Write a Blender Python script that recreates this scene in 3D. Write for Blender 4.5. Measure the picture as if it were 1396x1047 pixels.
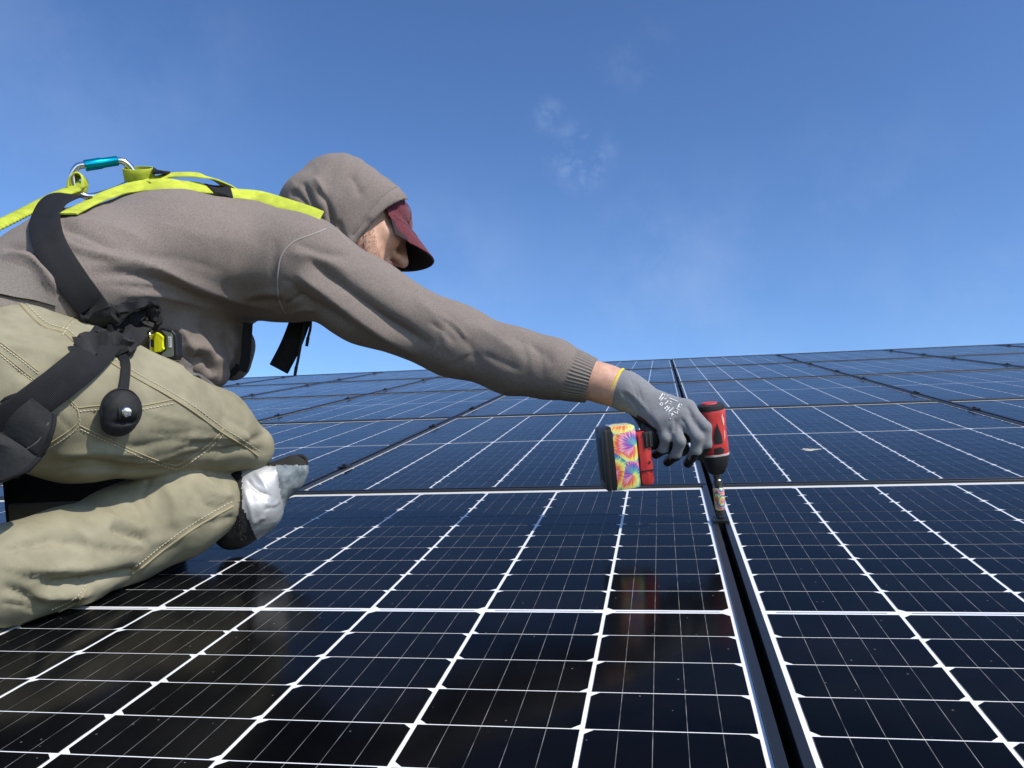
import bpy, bmesh, math, random
import numpy as np
from mathutils import Matrix, Vector, Quaternion
random.seed(7); rng = np.random.default_rng(7)
scene = bpy.context.scene
for o in list(bpy.data.objects): bpy.data.objects.remove(o)
col = scene.collection

# ------------------------------------------------------------------ frame of the roof
TILT = math.radians(17.5)                  # a 4-in-12 roof rising away from the photographer
ROOF_H = 6.0
M = Matrix.Translation((0, 0, ROOF_H)) @ Matrix.Rotation(TILT, 4, 'X')    # roof axes: X along eaves, Y up the slope, Z off the glass

# ------------------------------------------------------------------ camera
CR = np.array([[0.983954056, 0.170905992, -0.051240198], [-0.039629006, -0.070673926, -0.996711963], [-0.173965393, 0.982749377, -0.062767062]])
CC = np.array([-0.09567679, -1.098138172, 0.373720344]); CF = 1160.16
cam = bpy.data.cameras.new('camera'); camo = bpy.data.objects.new('camera', cam); col.objects.link(camo)
cm = Matrix.Identity(4)
for i in range(3):
    cm[i][0], cm[i][1], cm[i][2], cm[i][3] = CR[0][i], -CR[1][i], -CR[2][i], CC[i]
camo.matrix_world = M @ cm
cam.sensor_width = 36; cam.lens = CF / 1396 * 36; cam.clip_start = .02; cam.clip_end = 6000
scene.camera = camo

# ------------------------------------------------------------------ sun, sky, exposure
sun_roof = Vector((.60, -.17, .78)).normalized()
sun_dir = (M.to_3x3() @ sun_roof).normalized()
sl = bpy.data.lights.new('sun', 'SUN'); sl.energy = 5.0; sl.angle = math.radians(.53); sl.color = (1, .93, .82)
so = bpy.data.objects.new('sun', sl); col.objects.link(so)
so.rotation_euler = (-sun_dir).to_track_quat('-Z', 'Y').to_euler(); so.location = (20, -20, 30)
world = bpy.data.worlds.new('World'); scene.world = world; world.use_nodes = True
wn = world.node_tree; wn.nodes.clear()
def N(t, ty, **k):
    n = t.nodes.new(ty)
    for a, b in k.items(): setattr(n, a, b)
    return n
sky = N(wn, 'ShaderNodeTexSky', sky_type='NISHITA', sun_disc=False)
sky.sun_elevation = math.asin(sun_dir.z); sky.sun_rotation = math.atan2(sun_dir.x, sun_dir.y)
sky.altitude = 200; sky.air_density = 1.0; sky.dust_density = .5; sky.ozone_density = 2.0
bgd = N(wn, 'ShaderNodeBackground'); bgd.inputs[1].default_value = .110
wo = N(wn, 'ShaderNodeOutputWorld')
WISPS = [(-5.3, 28.5, 3.2, 0.225, 26, 0.42, 0.66), (-7.6, 31.1, 1.7, 0.128, 30, 0.42, 0.66), (-1.1, 34.4, 3.5, 0.056, 20, 0.42, 0.66), (1.6, 20.1, 11, 0.171, 6, 0.33, 0.7), (14.0, 24.0, 9, 0.07, 7, 0.4, 0.7), (-15.4, 20.1, 10, 0.112, 6, 0.38, 0.7), (-39.8, 30.9, 14, 0.096, 5, 0.36, 0.7), (18.4, 17.5, 8, 0.09, 8, 0.38, 0.7), (150, 35, 20, 0.2, 6, 0.4, 0.7), (250, 30, 18, 0.2, 6, 0.4, 0.7), (75, 28, 14, 0.18, 6, 0.4, 0.7), (-60, 30, 16, 0.18, 6, 0.4, 0.7)]
# a few thin wisps and a patch of high haze, each in its own part of the sky
L = wn.links.new
hsv = N(wn, 'ShaderNodeHueSaturation'); hsv.inputs['Hue'].default_value = .502; hsv.inputs['Saturation'].default_value = 1.08; hsv.inputs['Value'].default_value = 1.12
gm = N(wn, 'ShaderNodeGamma'); gm.inputs['Gamma'].default_value = 1.3; L(sky.outputs[0], hsv.inputs['Color']); L(hsv.outputs[0], gm.inputs['Color'])
tc = N(wn, 'ShaderNodeTexCoord'); last = gm.outputs[0]
def wisp(az, el, rad, amount, scale, lo, hi, flat=1.):
    """az, el of its middle (degrees), angular radius, opacity"""
    global last
    a_, e_ = math.radians(az), math.radians(el); d = Vector((math.sin(a_)*math.cos(e_), math.cos(a_)*math.cos(e_), math.sin(e_)))
    nz = N(wn, 'ShaderNodeTexNoise'); nz.inputs['Scale'].default_value = scale; nz.inputs['Detail'].default_value = 7; nz.inputs['Roughness'].default_value = .62; nz.inputs['Distortion'].default_value = .0
    L(tc.outputs['Generated'], nz.inputs['Vector'])
    sb = N(wn, 'ShaderNodeVectorMath', operation='SUBTRACT'); sb.inputs[1].default_value = d; L(tc.outputs['Generated'], sb.inputs[0])
    ln = N(wn, 'ShaderNodeVectorMath', operation='LENGTH'); L(sb.outputs[0], ln.inputs[0])
    m1 = N(wn, 'ShaderNodeMapRange', interpolation_type='SMOOTHERSTEP'); m1.inputs['From Min'].default_value = math.radians(rad); m1.inputs['From Max'].default_value = math.radians(rad)*.15; L(ln.outputs['Value'], m1.inputs[0])
    m2 = N(wn, 'ShaderNodeMapRange', interpolation_type='SMOOTHSTEP'); m2.inputs['From Min'].default_value = lo; m2.inputs['From Max'].default_value = hi; m2.inputs['To Max'].default_value = amount; L(nz.outputs[0], m2.inputs[0])
    mu = N(wn, 'ShaderNodeMath', operation='MULTIPLY'); L(m1.outputs[0], mu.inputs[0]); L(m2.outputs[0], mu.inputs[1])
    mx = N(wn, 'ShaderNodeMixRGB'); mx.inputs[2].default_value = (5.2, 6.4, 8.6, 1); L(mu.outputs[0], mx.inputs[0]); L(last, mx.inputs[1]); last = mx.outputs[0]
for w in WISPS: wisp(*w)
L(last, bgd.inputs[0]); L(bgd.outputs[0], wo.inputs[0])
scene.render.engine = 'CYCLES'
scene.view_settings.view_transform = 'Standard'; scene.view_settings.look = 'None'; scene.view_settings.exposure = 0; scene.view_settings.gamma = 1
scene.view_settings.use_curve_mapping = False
scene.render.resolution_x = 1024; scene.render.resolution_y = 768

# ------------------------------------------------------------------ helpers
def at(x, y, Y):                            # the point of the roof frame at slope position Y that is seen along a sight line
    d = CR.T @ np.array([(x-698)/CF, (y-523.5)/CF, 1.]); t = (Y-CC[1])/d[1]; return CC + t*d
def atz(x, y, Z):
    d = CR.T @ np.array([(x-698)/CF, (y-523.5)/CF, 1.]); t = (Z-CC[2])/d[2]; return CC + t*d
V = lambda *a: np.array(a, float)
def nrm(v): return np.asarray(v, float)/(np.linalg.norm(v)+1e-12)

def mat(name, base=(.5, .5, .5), rough=.6, metal=0., spec=.5, coat=0., coat_r=.05, sheen=0.):
    m = bpy.data.materials.new(name); m.use_nodes = True
    b = m.node_tree.nodes['Principled BSDF']
    b.inputs['Base Color'].default_value = (*base, 1); b.inputs['Roughness'].default_value = rough; b.inputs['Metallic'].default_value = metal
    b.inputs['Specular IOR Level'].default_value = spec; b.inputs['Coat Weight'].default_value = coat; b.inputs['Coat Roughness'].default_value = coat_r
    b.inputs['Sheen Weight'].default_value = sheen
    return m
def nodes(m): return m.node_tree, m.node_tree.nodes['Principled BSDF']
def noise_col(m, c1, c2, scale, detail=4, lo=.35, hi=.65, vec='Object', stretch=None, rough=.6):
    t, b = nodes(m)
    tcn = N(t, 'ShaderNodeTexCoord'); nz = N(t, 'ShaderNodeTexNoise'); nz.inputs['Scale'].default_value = scale; nz.inputs['Detail'].default_value = detail; nz.inputs['Roughness'].default_value = rough
    r = N(t, 'ShaderNodeValToRGB'); r.color_ramp.elements[0].position = lo; r.color_ramp.elements[1].position = hi
    r.color_ramp.elements[0].color = (*c1, 1); r.color_ramp.elements[1].color = (*c2, 1)
    src = tcn.outputs[vec]
    if stretch:
        mpp = N(t, 'ShaderNodeMapping'); mpp.inputs['Scale'].default_value = stretch; t.links.new(src, mpp.inputs[0]); src = mpp.outputs[0]
    t.links.new(src, nz.inputs['Vector']); t.links.new(nz.outputs[0], r.inputs[0]); t.links.new(r.outputs[0], b.inputs['Base Color'])
    return r, nz, src
def noise_bump(m, scale, strength=.3, dist=.001, detail=3, stretch=None, vec='Object'):
    t, b = nodes(m)
    tcn = N(t, 'ShaderNodeTexCoord'); nz = N(t, 'ShaderNodeTexNoise'); nz.inputs['Scale'].default_value = scale; nz.inputs['Detail'].default_value = detail
    src = tcn.outputs[vec]
    if stretch:
        mpp = N(t, 'ShaderNodeMapping'); mpp.inputs['Scale'].default_value = stretch; t.links.new(src, mpp.inputs[0]); src = mpp.outputs[0]
    bp = N(t, 'ShaderNodeBump'); bp.inputs['Strength'].default_value = strength; bp.inputs['Distance'].default_value = dist
    t.links.new(src, nz.inputs['Vector']); t.links.new(nz.outputs[0], bp.inputs['Height']); t.links.new(bp.outputs[0], b.inputs['Normal'])
    return bp

def wrinkle(m, scale, strength, dist, stretch=(1, 1, 1)):
    """soft creases on top of the weave"""
    t, b = nodes(m); old = b.inputs['Normal'].links[0].from_socket if b.inputs['Normal'].links else None
    tcn = N(t, 'ShaderNodeTexCoord'); mpp = N(t, 'ShaderNodeMapping'); mpp.inputs['Scale'].default_value = stretch; nz = N(t, 'ShaderNodeTexNoise'); nz.inputs['Scale'].default_value = scale; nz.inputs['Detail'].default_value = 2; nz.inputs['Distortion'].default_value = .35; nz.inputs['Roughness'].default_value = .45
    s5 = N(t, 'ShaderNodeMath', operation='SUBTRACT'); s5.inputs[1].default_value = .5; ab = N(t, 'ShaderNodeMath', operation='ABSOLUTE'); pw = N(t, 'ShaderNodeMath', operation='POWER'); pw.inputs[1].default_value = .9
    bp = N(t, 'ShaderNodeBump'); bp.inputs['Strength'].default_value = strength; bp.inputs['Distance'].default_value = dist; l = t.links.new
    l(tcn.outputs['Object'], mpp.inputs[0]); l(mpp.outputs[0], nz.inputs['Vector']); l(nz.outputs[0], s5.inputs[0]); l(s5.outputs[0], ab.inputs[0]); l(ab.outputs[0], pw.inputs[0]); l(pw.outputs[0], bp.inputs['Height'])
    if old is not None: l(old, bp.inputs['Normal'])
    l(bp.outputs[0], b.inputs['Normal'])

def thing(name, base, label, cat, group=None):
    o = bpy.data.objects.new(name, None); col.objects.link(o); o.empty_display_size = .05
    o.matrix_world = M @ Matrix.Translation(base); o['label'] = label; o['category'] = cat
    if group: o['group'] = group
    o['_b'] = list(map(float, base)); return o
def base_of(o): return np.array(o['_b'][:])
def mesh_of(name, v, f, m, smooth=True, uv=None):
    me = bpy.data.meshes.new(name); me.from_pydata(np.asarray(v, float).tolist(), [], [list(map(int, q)) for q in f])
    mats = m if isinstance(m, (list, tuple)) else [m]
    for q in mats: me.materials.append(q)
    if smooth: me.polygons.foreach_set('use_smooth', [True]*len(me.polygons))
    if uv is not None:
        l = me.uv_layers.new(name='UVMap'); vi = np.zeros(len(me.loops), int); me.loops.foreach_get('vertex_index', vi)
        l.data.foreach_set('uv', np.asarray(uv, float)[vi].ravel())
    me.update(); return me
def part(name, v, f, m, parent, smooth=True, uv=None, sharp=None, label=None):
    """a mesh given in roof coordinates, hung under its thing (or under a part of it)"""
    root = parent
    while root.parent: root = root.parent
    me = mesh_of(name, np.asarray(v, float) - base_of(root), f, m, smooth, uv)
    if sharp is not None: me.set_sharp_from_angle(angle=math.radians(sharp))
    o = bpy.data.objects.new(name, me); col.objects.link(o); o.parent = parent
    if label: o['label'] = label
    return o
def solo(name, v, f, m, base, label, cat, group=None, kind=None, smooth=False, sharp=None):
    me = mesh_of(name, np.asarray(v, float) - np.asarray(base), f, m, smooth)
    if sharp is not None: me.set_sharp_from_angle(angle=math.radians(sharp))
    o = bpy.data.objects.new(name, me); col.objects.link(o); o.matrix_world = M @ Matrix.Translation(base)
    if label: o['label'] = label; o['category'] = cat
    if group: o['group'] = group
    if kind: o['kind'] = kind
    o['_b'] = list(map(float, base)); return o

class MB:                                   # collects simple shapes into one mesh
    def __init__(s): s.v = []; s.f = []
    def add(s, v, f):
        n = len(s.v); s.v += [tuple(map(float, q)) for q in v]; s.f += [[i+n for i in q] for q in f]; return s
    def box(s, a, b):
        (x0, y0, z0), (x1, y1, z1) = a, b
        return s.add([(x0, y0, z0), (x1, y0, z0), (x1, y1, z0), (x0, y1, z0), (x0, y0, z1), (x1, y0, z1), (x1, y1, z1), (x0, y1, z1)],
                     [(3, 2, 1, 0), (4, 5, 6, 7), (0, 1, 5, 4), (1, 2, 6, 5), (2, 3, 7, 6), (3, 0, 4, 7)])
    def obox(s, c, ax, ay, az, hx, hy, hz, bev=0.):
        """oriented box with chamfered edges"""
        bm = bmesh.new(); bmesh.ops.create_cube(bm, size=2)
        for q in bm.verts: q.co = Vector((q.co.x*hx, q.co.y*hy, q.co.z*hz))
        if bev: bmesh.ops.bevel(bm, geom=list(bm.edges)+list(bm.verts), offset=bev, segments=2, affect='EDGES', profile=.6)
        A = np.array([nrm(ax), nrm(ay), nrm(az)])
        bm.verts.index_update(); v = [np.asarray(c)+np.array(q.co)@A for q in bm.verts]; f = [[q.index for q in fc.verts] for fc in bm.faces]; bm.free()
        return s.add(v, f)
    def tube(s, pts, r, n=10, cap=True, closed=False):
        pts = [np.asarray(q, float) for q in pts]; k = len(pts); rr = r if hasattr(r, '__len__') else [r]*k
        T = []
        for i in range(k):
            a = pts[(i-1) % k] if closed or i > 0 else pts[0]; b = pts[(i+1) % k] if closed or i < k-1 else pts[-1]; T.append(nrm(b-a))
        u = nrm(np.cross(T[0], [.31, .2, .93])); v = []
        for i in range(k):
            u = nrm(u - T[i]*(u@T[i])); w = np.cross(T[i], u)
            for j in range(n):
                an = 2*math.pi*j/n; v.append(pts[i]+rr[i]*(math.cos(an)*u+math.sin(an)*w))
        f = []
        for i in range(k if closed else k-1):
            for j in range(n):
                a = i*n+j; b = i*n+(j+1) % n; c = ((i+1) % k)*n+(j+1) % n; d = ((i+1) % k)*n+j; f.append((a, b, c, d))
        if cap and not closed: f.append(tuple(range(n-1, -1, -1))); f.append(tuple(range((k-1)*n, k*n)))
        return s.add(v, f)
    def lathe(s, c, axis, prof, n=20, up=(.3, .2, .9), sx=1., sy=1.):
        """prof: (distance along axis, radius)"""
        a = nrm(axis); u = nrm(np.cross(up, a)); w = np.cross(a, u); v = []
        for h, r in prof:
            for j in range(n):
                an = 2*math.pi*j/n; v.append(np.asarray(c)+a*h+r*(math.cos(an)*u*sx+math.sin(an)*w*sy))
        f = []
        for i in range(len(prof)-1):
            for j in range(n):
                f.append((i*n+j, i*n+(j+1) % n, (i+1)*n+(j+1) % n, (i+1)*n+j))
        f.append(tuple(range(n-1, -1, -1))); f.append(tuple(range((len(prof)-1)*n, len(prof)*n)))
        return s.add(v, f)
    def build(s, name, m, parent, smooth=True, sharp=35, label=None): return part(name, s.v, s.f, m, parent, smooth, sharp=sharp if smooth else None, label=label)

def catmull(pts, n=8):
    P = [np.asarray(q, float) for q in pts]; P = [2*P[0]-P[1]]+P+[2*P[-1]-P[-2]]; out = []
    for i in range(1, len(P)-2):
        for k in range(n):
            t = k/n; a, b, c, d = P[i-1:i+3]
            out.append(.5*((2*b)+(c-a)*t+(2*a-5*b+4*c-d)*t*t+(-a+3*b-3*c+d)*t**3))
    out.append(P[-2]); return np.array(out)

# ------------------------------------------------------------------ materials of the array
def cell_material(name, grid=False):
    m = mat(name, (.0045, .0055, .0095), .5, 0, 0., 1., .085); t, b = nodes(m); b.inputs['Coat IOR'].default_value = 1.12;
    tcn = N(t, 'ShaderNodeTexCoord'); sx = N(t, 'ShaderNodeSeparateXYZ'); t.links.new(tcn.outputs['Object'], sx.inputs[0])
    # five busbar ribbons along each cell
    a = N(t, 'ShaderNodeMath', operation='MULTIPLY_ADD'); a.inputs[1].default_value = 5/.15675; a.inputs[2].default_value = 100.; t.links.new(sx.outputs[0], a.inputs[0])
    fr = N(t, 'ShaderNodeMath', operation='FRACT'); t.links.new(a.outputs[0], fr.inputs[0])
    s5 = N(t, 'ShaderNodeMath', operation='SUBTRACT'); s5.inputs[1].default_value = .5; t.links.new(fr.outputs[0], s5.inputs[0])
    ab = N(t, 'ShaderNodeMath', operation='ABSOLUTE'); t.links.new(s5.outputs[0], ab.inputs[0])
    lt = N(t, 'ShaderNodeMath', operation='LESS_THAN'); lt.inputs[1].default_value = .0095; t.links.new((ab if not grid else ab).outputs[0], lt.inputs[0])
    oi = N(t, 'ShaderNodeObjectInfo'); pos = N(t, 'ShaderNodeNewGeometry').outputs['Position']; nz = N(t, 'ShaderNodeTexNoise'); nz.inputs['Scale'].default_value = 37; nz.inputs['Detail'].default_value = 1
    t.links.new(pos, nz.inputs['Vector'])
    cr = N(t, 'ShaderNodeValToRGB'); cr.color_ramp.elements[0].position = .3; cr.color_ramp.elements[1].position = .7
    cr.color_ramp.elements[0].color = (.045, .047, .05, 1); cr.color_ramp.elements[1].color = (.26, .25, .235, 1); t.links.new(nz.outputs[0], cr.inputs[0])
    rc = N(t, 'ShaderNodeValToRGB'); rc.color_ramp.elements[0].color = (.0016, .0018, .0024, 1); rc.color_ramp.elements[1].color = (.0034, .0037, .0048, 1); t.links.new(oi.outputs['Random'], rc.inputs[0])
    mxx = N(t, 'ShaderNodeMixRGB'); t.links.new(lt.outputs[0], mxx.inputs[0]); t.links.new(rc.outputs[0], mxx.inputs[1]); t.links.new(cr.outputs[0], mxx.inputs[2])
    # dust film and specks on the glass
    dn = N(t, 'ShaderNodeTexNoise'); dn.inputs['Scale'].default_value = 5; dn.inputs['Detail'].default_value = 8; dn.inputs['Roughness'].default_value = .65; t.links.new(pos, dn.inputs['Vector'])
    df = N(t, 'ShaderNodeMapRange'); df.inputs['From Min'].default_value = .45; df.inputs['From Max'].default_value = .85; df.inputs['To Max'].default_value = .012; t.links.new(dn.outputs[0], df.inputs[0])
    sv = N(t, 'ShaderNodeTexVoronoi'); sv.inputs['Scale'].default_value = 42; t.links.new(pos, sv.inputs['Vector'])
    sp = N(t, 'ShaderNodeMath', operation='LESS_THAN'); sp.inputs[1].default_value = .045; t.links.new(sv.outputs['Distance'], sp.inputs[0])
    sm = N(t, 'ShaderNodeMath', operation='MULTIPLY'); sm.inputs[1].default_value = .30; t.links.new(sp.outputs[0], sm.inputs[0])
    dm = N(t, 'ShaderNodeMath', operation='MAXIMUM'); t.links.new(df.outputs[0], dm.inputs[0]); t.links.new(sm.outputs[0], dm.inputs[1])
    mxd = N(t, 'ShaderNodeMixRGB'); mxd.inputs[2].default_value = (.36, .34, .31, 1); t.links.new(dm.outputs[0], mxd.inputs[0]); t.links.new(mxx.outputs[0], mxd.inputs[1]); mxx = mxd
    t.links.new(mxx.outputs[0], b.inputs['Base Color'])
    # dusty, lightly textured glass
    nd = N(t, 'ShaderNodeTexNoise'); nd.inputs['Scale'].default_value = 9; nd.inputs['Detail'].default_value = 6; t.links.new(pos, nd.inputs['Vector'])
    mr = N(t, 'ShaderNodeMapRange'); mr.inputs['From Min'].default_value = .3; mr.inputs['From Max'].default_value = .7; mr.inputs['To Min'].default_value = .10; mr.inputs['To Max'].default_value = .17
    t.links.new(nd.outputs[0], mr.inputs[0]); t.links.new(mr.outputs[0], b.inputs['Coat Roughness'])
    ng = N(t, 'ShaderNodeTexNoise'); ng.inputs['Scale'].default_value = 900; ng.inputs['Detail'].default_value = 1; t.links.new(tcn.outputs['Object'], ng.inputs['Vector'])
    bp = N(t, 'ShaderNodeBump'); bp.inputs['Strength'].default_value = .12; bp.inputs['Distance'].default_value = .0004; t.links.new(ng.outputs[0], bp.inputs['Height']); t.links.new(bp.outputs[0], b.inputs['Normal'])
    return m
m_cell = cell_material('cell_under_glass')
m_back = mat('white_backsheet_under_glass', (.80, .81, .82), .5, 0, .3, 1., .09); nodes(m_back)[1].inputs['Coat IOR'].default_value = 1.22
m_ribbon = mat('tinned_ribbon', (.32, .32, .33), .4, .6, .5, 1., .09)
m_frame = mat('black_anodised_frame', (.012, .0125, .014), .38, .0, .5); noise_bump(m_frame, 300, .05, .0003)
m_clamp = mat('black_clamp', (.014, .014, .015), .45, .3); m_steel = mat('bolt_steel', (.55, .55, .56), .3, 1.)
m_rail = mat('rail_aluminium', (.35, .35, .36), .4, .9)

# ------------------------------------------------------------------ array geometry
PW, PL = 1.009147, 1.709876; GAP = .0118
CW, CH, GX, GY, GM = .15680, .07855, .00452, .00248, .01361
LIP, LIPH, FD, CHF = .010, .0045, .035, .0085
def cell_outline(top):                      # a half cell: two cut corners on its outer long side
    hx, hy = CW/2, CH/2; c = CHF
    if top: p = [(-hx, -hy), (hx, -hy), (hx, hy-c), (hx-c, hy), (-hx+c, hy), (-hx, hy-c)]
    else: p = [(-hx+c, -hy), (hx-c, -hy), (hx, -hy+c), (hx, hy), (-hx, hy), (-hx, -hy+c)]
    return p
CELLT = .0005
def cell_mesh(top):
    p = cell_outline(top); n = len(p)
    v = [(x, y, 0) for x, y in p]+[(x, y, -CELLT) for x, y in p]
    return mesh_of('cell', v, [tuple(range(n))]+[(i, i+n, (i+1) % n+n, (i+1) % n) for i in range(n)], m_cell, False)
me_cell = [cell_mesh(False), cell_mesh(True)]
def cells():
    for c in range(6):
        x = (c-2.5)*(CW+GX)
        for h in (-1, 1):
            for r in range(10):
                y = h*(GM/2+CH/2+r*(CH+GY))
                outer = (c % 2 == 1)
                top = (h < 0) == outer      # right-hand column of each pair is cut towards the middle line
                yield x, y, top
def frame_mesh():
    mb = MB(); hx, hy = (PW-GAP)/2, (PL-GAP)/2
    def ring(a, z): x, y = hx-a, hy-a; return [(-x, -y, z), (x, -y, z), (x, y, z), (-x, y, z)]
    e = .0006
    prof = [(0, -FD), (0, LIPH-e), (e, LIPH), (LIP-e, LIPH), (LIP, LIPH-e), (LIP, -FD)]
    v = []
    for a, z in prof: v += ring(a, z)
    f = []; k = len(prof)
    for i in range(k):
        for j in range(4):
            f.append((i*4+j, i*4+(j+1) % 4, ((i+1) % k)*4+(j+1) % 4, ((i+1) % k)*4+j))
    return mesh_of('frame', v, f, m_frame, False)
me_frame = frame_mesh()
def sheet_mesh():
    hx, hy = (PW-GAP)/2-LIP-.0004, (PL-GAP)/2-LIP-.0004
    return mesh_of('backsheet', MB().box((-hx, -hy, -.006), (hx, hy, -CELLT)).v, MB().box((-hx, -hy, -.006), (hx, hy, -CELLT)).f, m_back, False)
me_sheet = sheet_mesh()
hr = 3*CW+2.5*GX
mbr = MB()
for c in range(6):
    x = (c-2.5)*(CW+GX); mbr.box((x-CW/2+.012, -.0012, -CELLT-.001), (x+CW/2-.012, .0012, -CELLT+.0002))
me_ribbon = mesh_of('ribbon', mbr.v, mbr.f, m_ribbon, False)
vv, ff = [], []
for x, y, top in cells():
    p = cell_outline(top); n = len(vv); vv += [(x+a, y+b, 0) for a, b in p]; ff.append(tuple(range(n, n+6)))
m_cellgrid = cell_material('cell_grid_under_glass', True)
me_grid = mesh_of('cell_grid', vv, ff, m_cellgrid, False)
def link(name, me, parent, loc=(0, 0, 0)):
    o = bpy.data.objects.new(name, me); col.objects.link(o); o.parent = parent; o.location = loc; return o
ROWN = ['first', 'second', 'third', 'fourth', 'top']
def project(P):
    v = CR @ (np.asarray(P)-CC); return (698+CF*v[0]/v[2], 523.5+CF*v[1]/v[2]) if v[2] > .05 else None
clamp_spots = set()
NROW = 5
for pr in range(NROW):
    for pc in range(-7, 6):
        cx, cy = (pc+.5)*PW, pr*PL
        vis = False
        for a in np.linspace(-.5, .5, 9):
            for b in np.linspace(-.5, .5, 9):
                q = project((cx+a*PW, cy+b*PL, 0))
                if q and -90 < q[0] < 1480 and 0 < q[1] < 1120: vis = True
        if not vis: continue
        if pr == 0 and pc == -1: lab = 'black-framed solar panel that the kneeling worker rests his knee on'
        elif pr == 0 and pc == 0: lab = 'solar panel in the lowest row, right of the seam under the driver bit'
        elif pr == 0: lab = 'solar panel in the lowest row behind the worker, beyond his kneeling leg'
        elif pr == 1 and pc == -1: lab = 'solar panel in the second row, seen under the outstretched arm and battery'
        elif pr == 1 and pc == 0: lab = 'solar panel in the second row with a pale bird dropping on it'
        else: lab = 'black-framed solar panel with white cell lines in the %s row up the roof' % ROWN[pr]
        t = thing('solar_panel', (cx, cy, 0), lab, 'solar panel', 'solar panels of the %s row' % ROWN[pr])
        link('frame', me_frame, t); link('backsheet', me_sheet, t)
        if pr < 2:
            for x, y, top in cells(): link('cell', me_cell[int(top)], t, (x, y, 0))
            link('ribbon', me_ribbon, t)
        else:
            g = link('cell_grid', me_grid, t, (0, 0, -.0001)); g['kind'] = 'stuff'
        for s in (0, 1):
            for q in (-.49, .49): clamp_spots.add((round((pc+s)*PW, 4), round(cy+q, 4)))
# clamps that pinch two frames together, each with its bolt
def clamp_meshes():
    mb = MB(); hx = GAP/2
    mb.box((-hx-.008, -.020, LIPH+.0004), (hx+.008, .020, LIPH+.0042)); mb.box((-hx+.0015, -.018, -.030), (hx-.0015, .018, LIPH+.0004))
    bo = MB().lathe((0, 0, LIPH+.0043), (0, 0, 1), [(0, .0065), (.0045, .0065), (.0055, .0052)], 6)
    return mesh_of('clamp_body', mb.v, mb.f, m_clamp, False), mesh_of('bolt', bo.v, bo.f, m_clamp, False)
me_cl, me_bo = clamp_meshes()
for x, y in sorted(clamp_spots):
    near = abs(x) < .01 and abs(y-.49) < .01
    t = thing('panel_clamp', (x, y, 0), 'black clamp under the driver bit in the seam' if near else 'small black clamp with a bolt pinching two panel frames', 'clamp', None if near else 'clamps along the panel seams')
    link('clamp_body', me_cl, t); link('bolt', me_bo, t)
# rails and roof below
x0, x1 = -6.6*PW, 5.6*PW
for pr in range(NROW):
    for q in (-.49, .49):
        y = pr*PL+q
        solo('mounting_rail', MB().box((x0, y-.02, -.078), (x1, y+.02, -FD-.002)).v, MB().box((x0, y-.02, -.078), (x1, y+.02, -FD-.002)).f, m_rail, (0, y, -.078), 'aluminium rail running across the roof under the panels', 'rail', 'rails under the panels')
m_shingle = mat('asphalt_shingle', (.05, .05, .052), .9); noise_col(m_shingle, (.025, .025, .027), (.07, .068, .066), 60, 6)
noise_bump(m_shingle, 220, .6, .004)
RT = NROW*PL-PL/2+.10
mb = MB(); mb.box((-9, -3.6, -.16), (9, RT, -.085))
solo('roof', mb.v, mb.f, m_shingle, (0, 0, -.16), None, None, kind='structure')
Mi = M.inverted()
def world_solo(name, mb, m, kind):
    me = mesh_of(name, mb.v, mb.f, m, False); o = bpy.data.objects.new(name, me); col.objects.link(o); o['kind'] = kind; return o
ridge = M @ Vector((0, RT, -.16)); eave = M @ Vector((0, -3.6, -.16)); ry, rz = ridge.y, ridge.z
run = ry-eave.y
mb = MB(); d = .075
mb.add([(-9, ry, rz), (9, ry, rz), (9, ry+run, eave.z), (-9, ry+run, eave.z), (-9, ry, rz-d), (9, ry, rz-d), (9, ry+run, eave.z-d), (-9, ry+run, eave.z-d)],
       [(0, 1, 2, 3), (7, 6, 5, 4), (0, 4, 5, 1), (1, 5, 6, 2), (2, 6, 7, 3), (3, 7, 4, 0)])
world_solo('roof_far_slope', mb, m_shingle, 'structure')
m_siding = mat('painted_siding', (.62, .6, .55), .7); noise_col(m_siding, (.55, .53, .49), (.66, .64, .6), 3)
m_ground = mat('ground_grass', (.06, .08, .03), .95); noise_col(m_ground, (.04, .055, .02), (.10, .10, .05), 1.5, 6)
mb = MB(); ez = eave.z-.12; wy0, wy1 = eave.y+.35, ry+run-.35
mb.add([(-8.7, wy0, 0), (8.7, wy0, 0), (8.7, wy1, 0), (-8.7, wy1, 0), (-8.7, wy0, ez), (8.7, wy0, ez), (8.7, wy1, ez), (-8.7, wy1, ez), (-8.7, ry, rz-.25), (8.7, ry, rz-.25)],
       [(0, 1, 5, 4), (1, 2, 6, 9, 5), (2, 3, 7, 6), (3, 0, 4, 8, 7), (4, 5, 9, 8), (9, 6, 7, 8), (3, 2, 1, 0)])
o = world_solo('house', mb, m_siding, 'structure')
mb = MB(); mb.add([(-3000, -3000, -.01), (3000, -3000, -.01), (3000, 3000, -.01), (-3000, 3000, -.01)], [(0, 1, 2, 3)]); world_solo('ground', mb, m_ground, 'structure')
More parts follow.
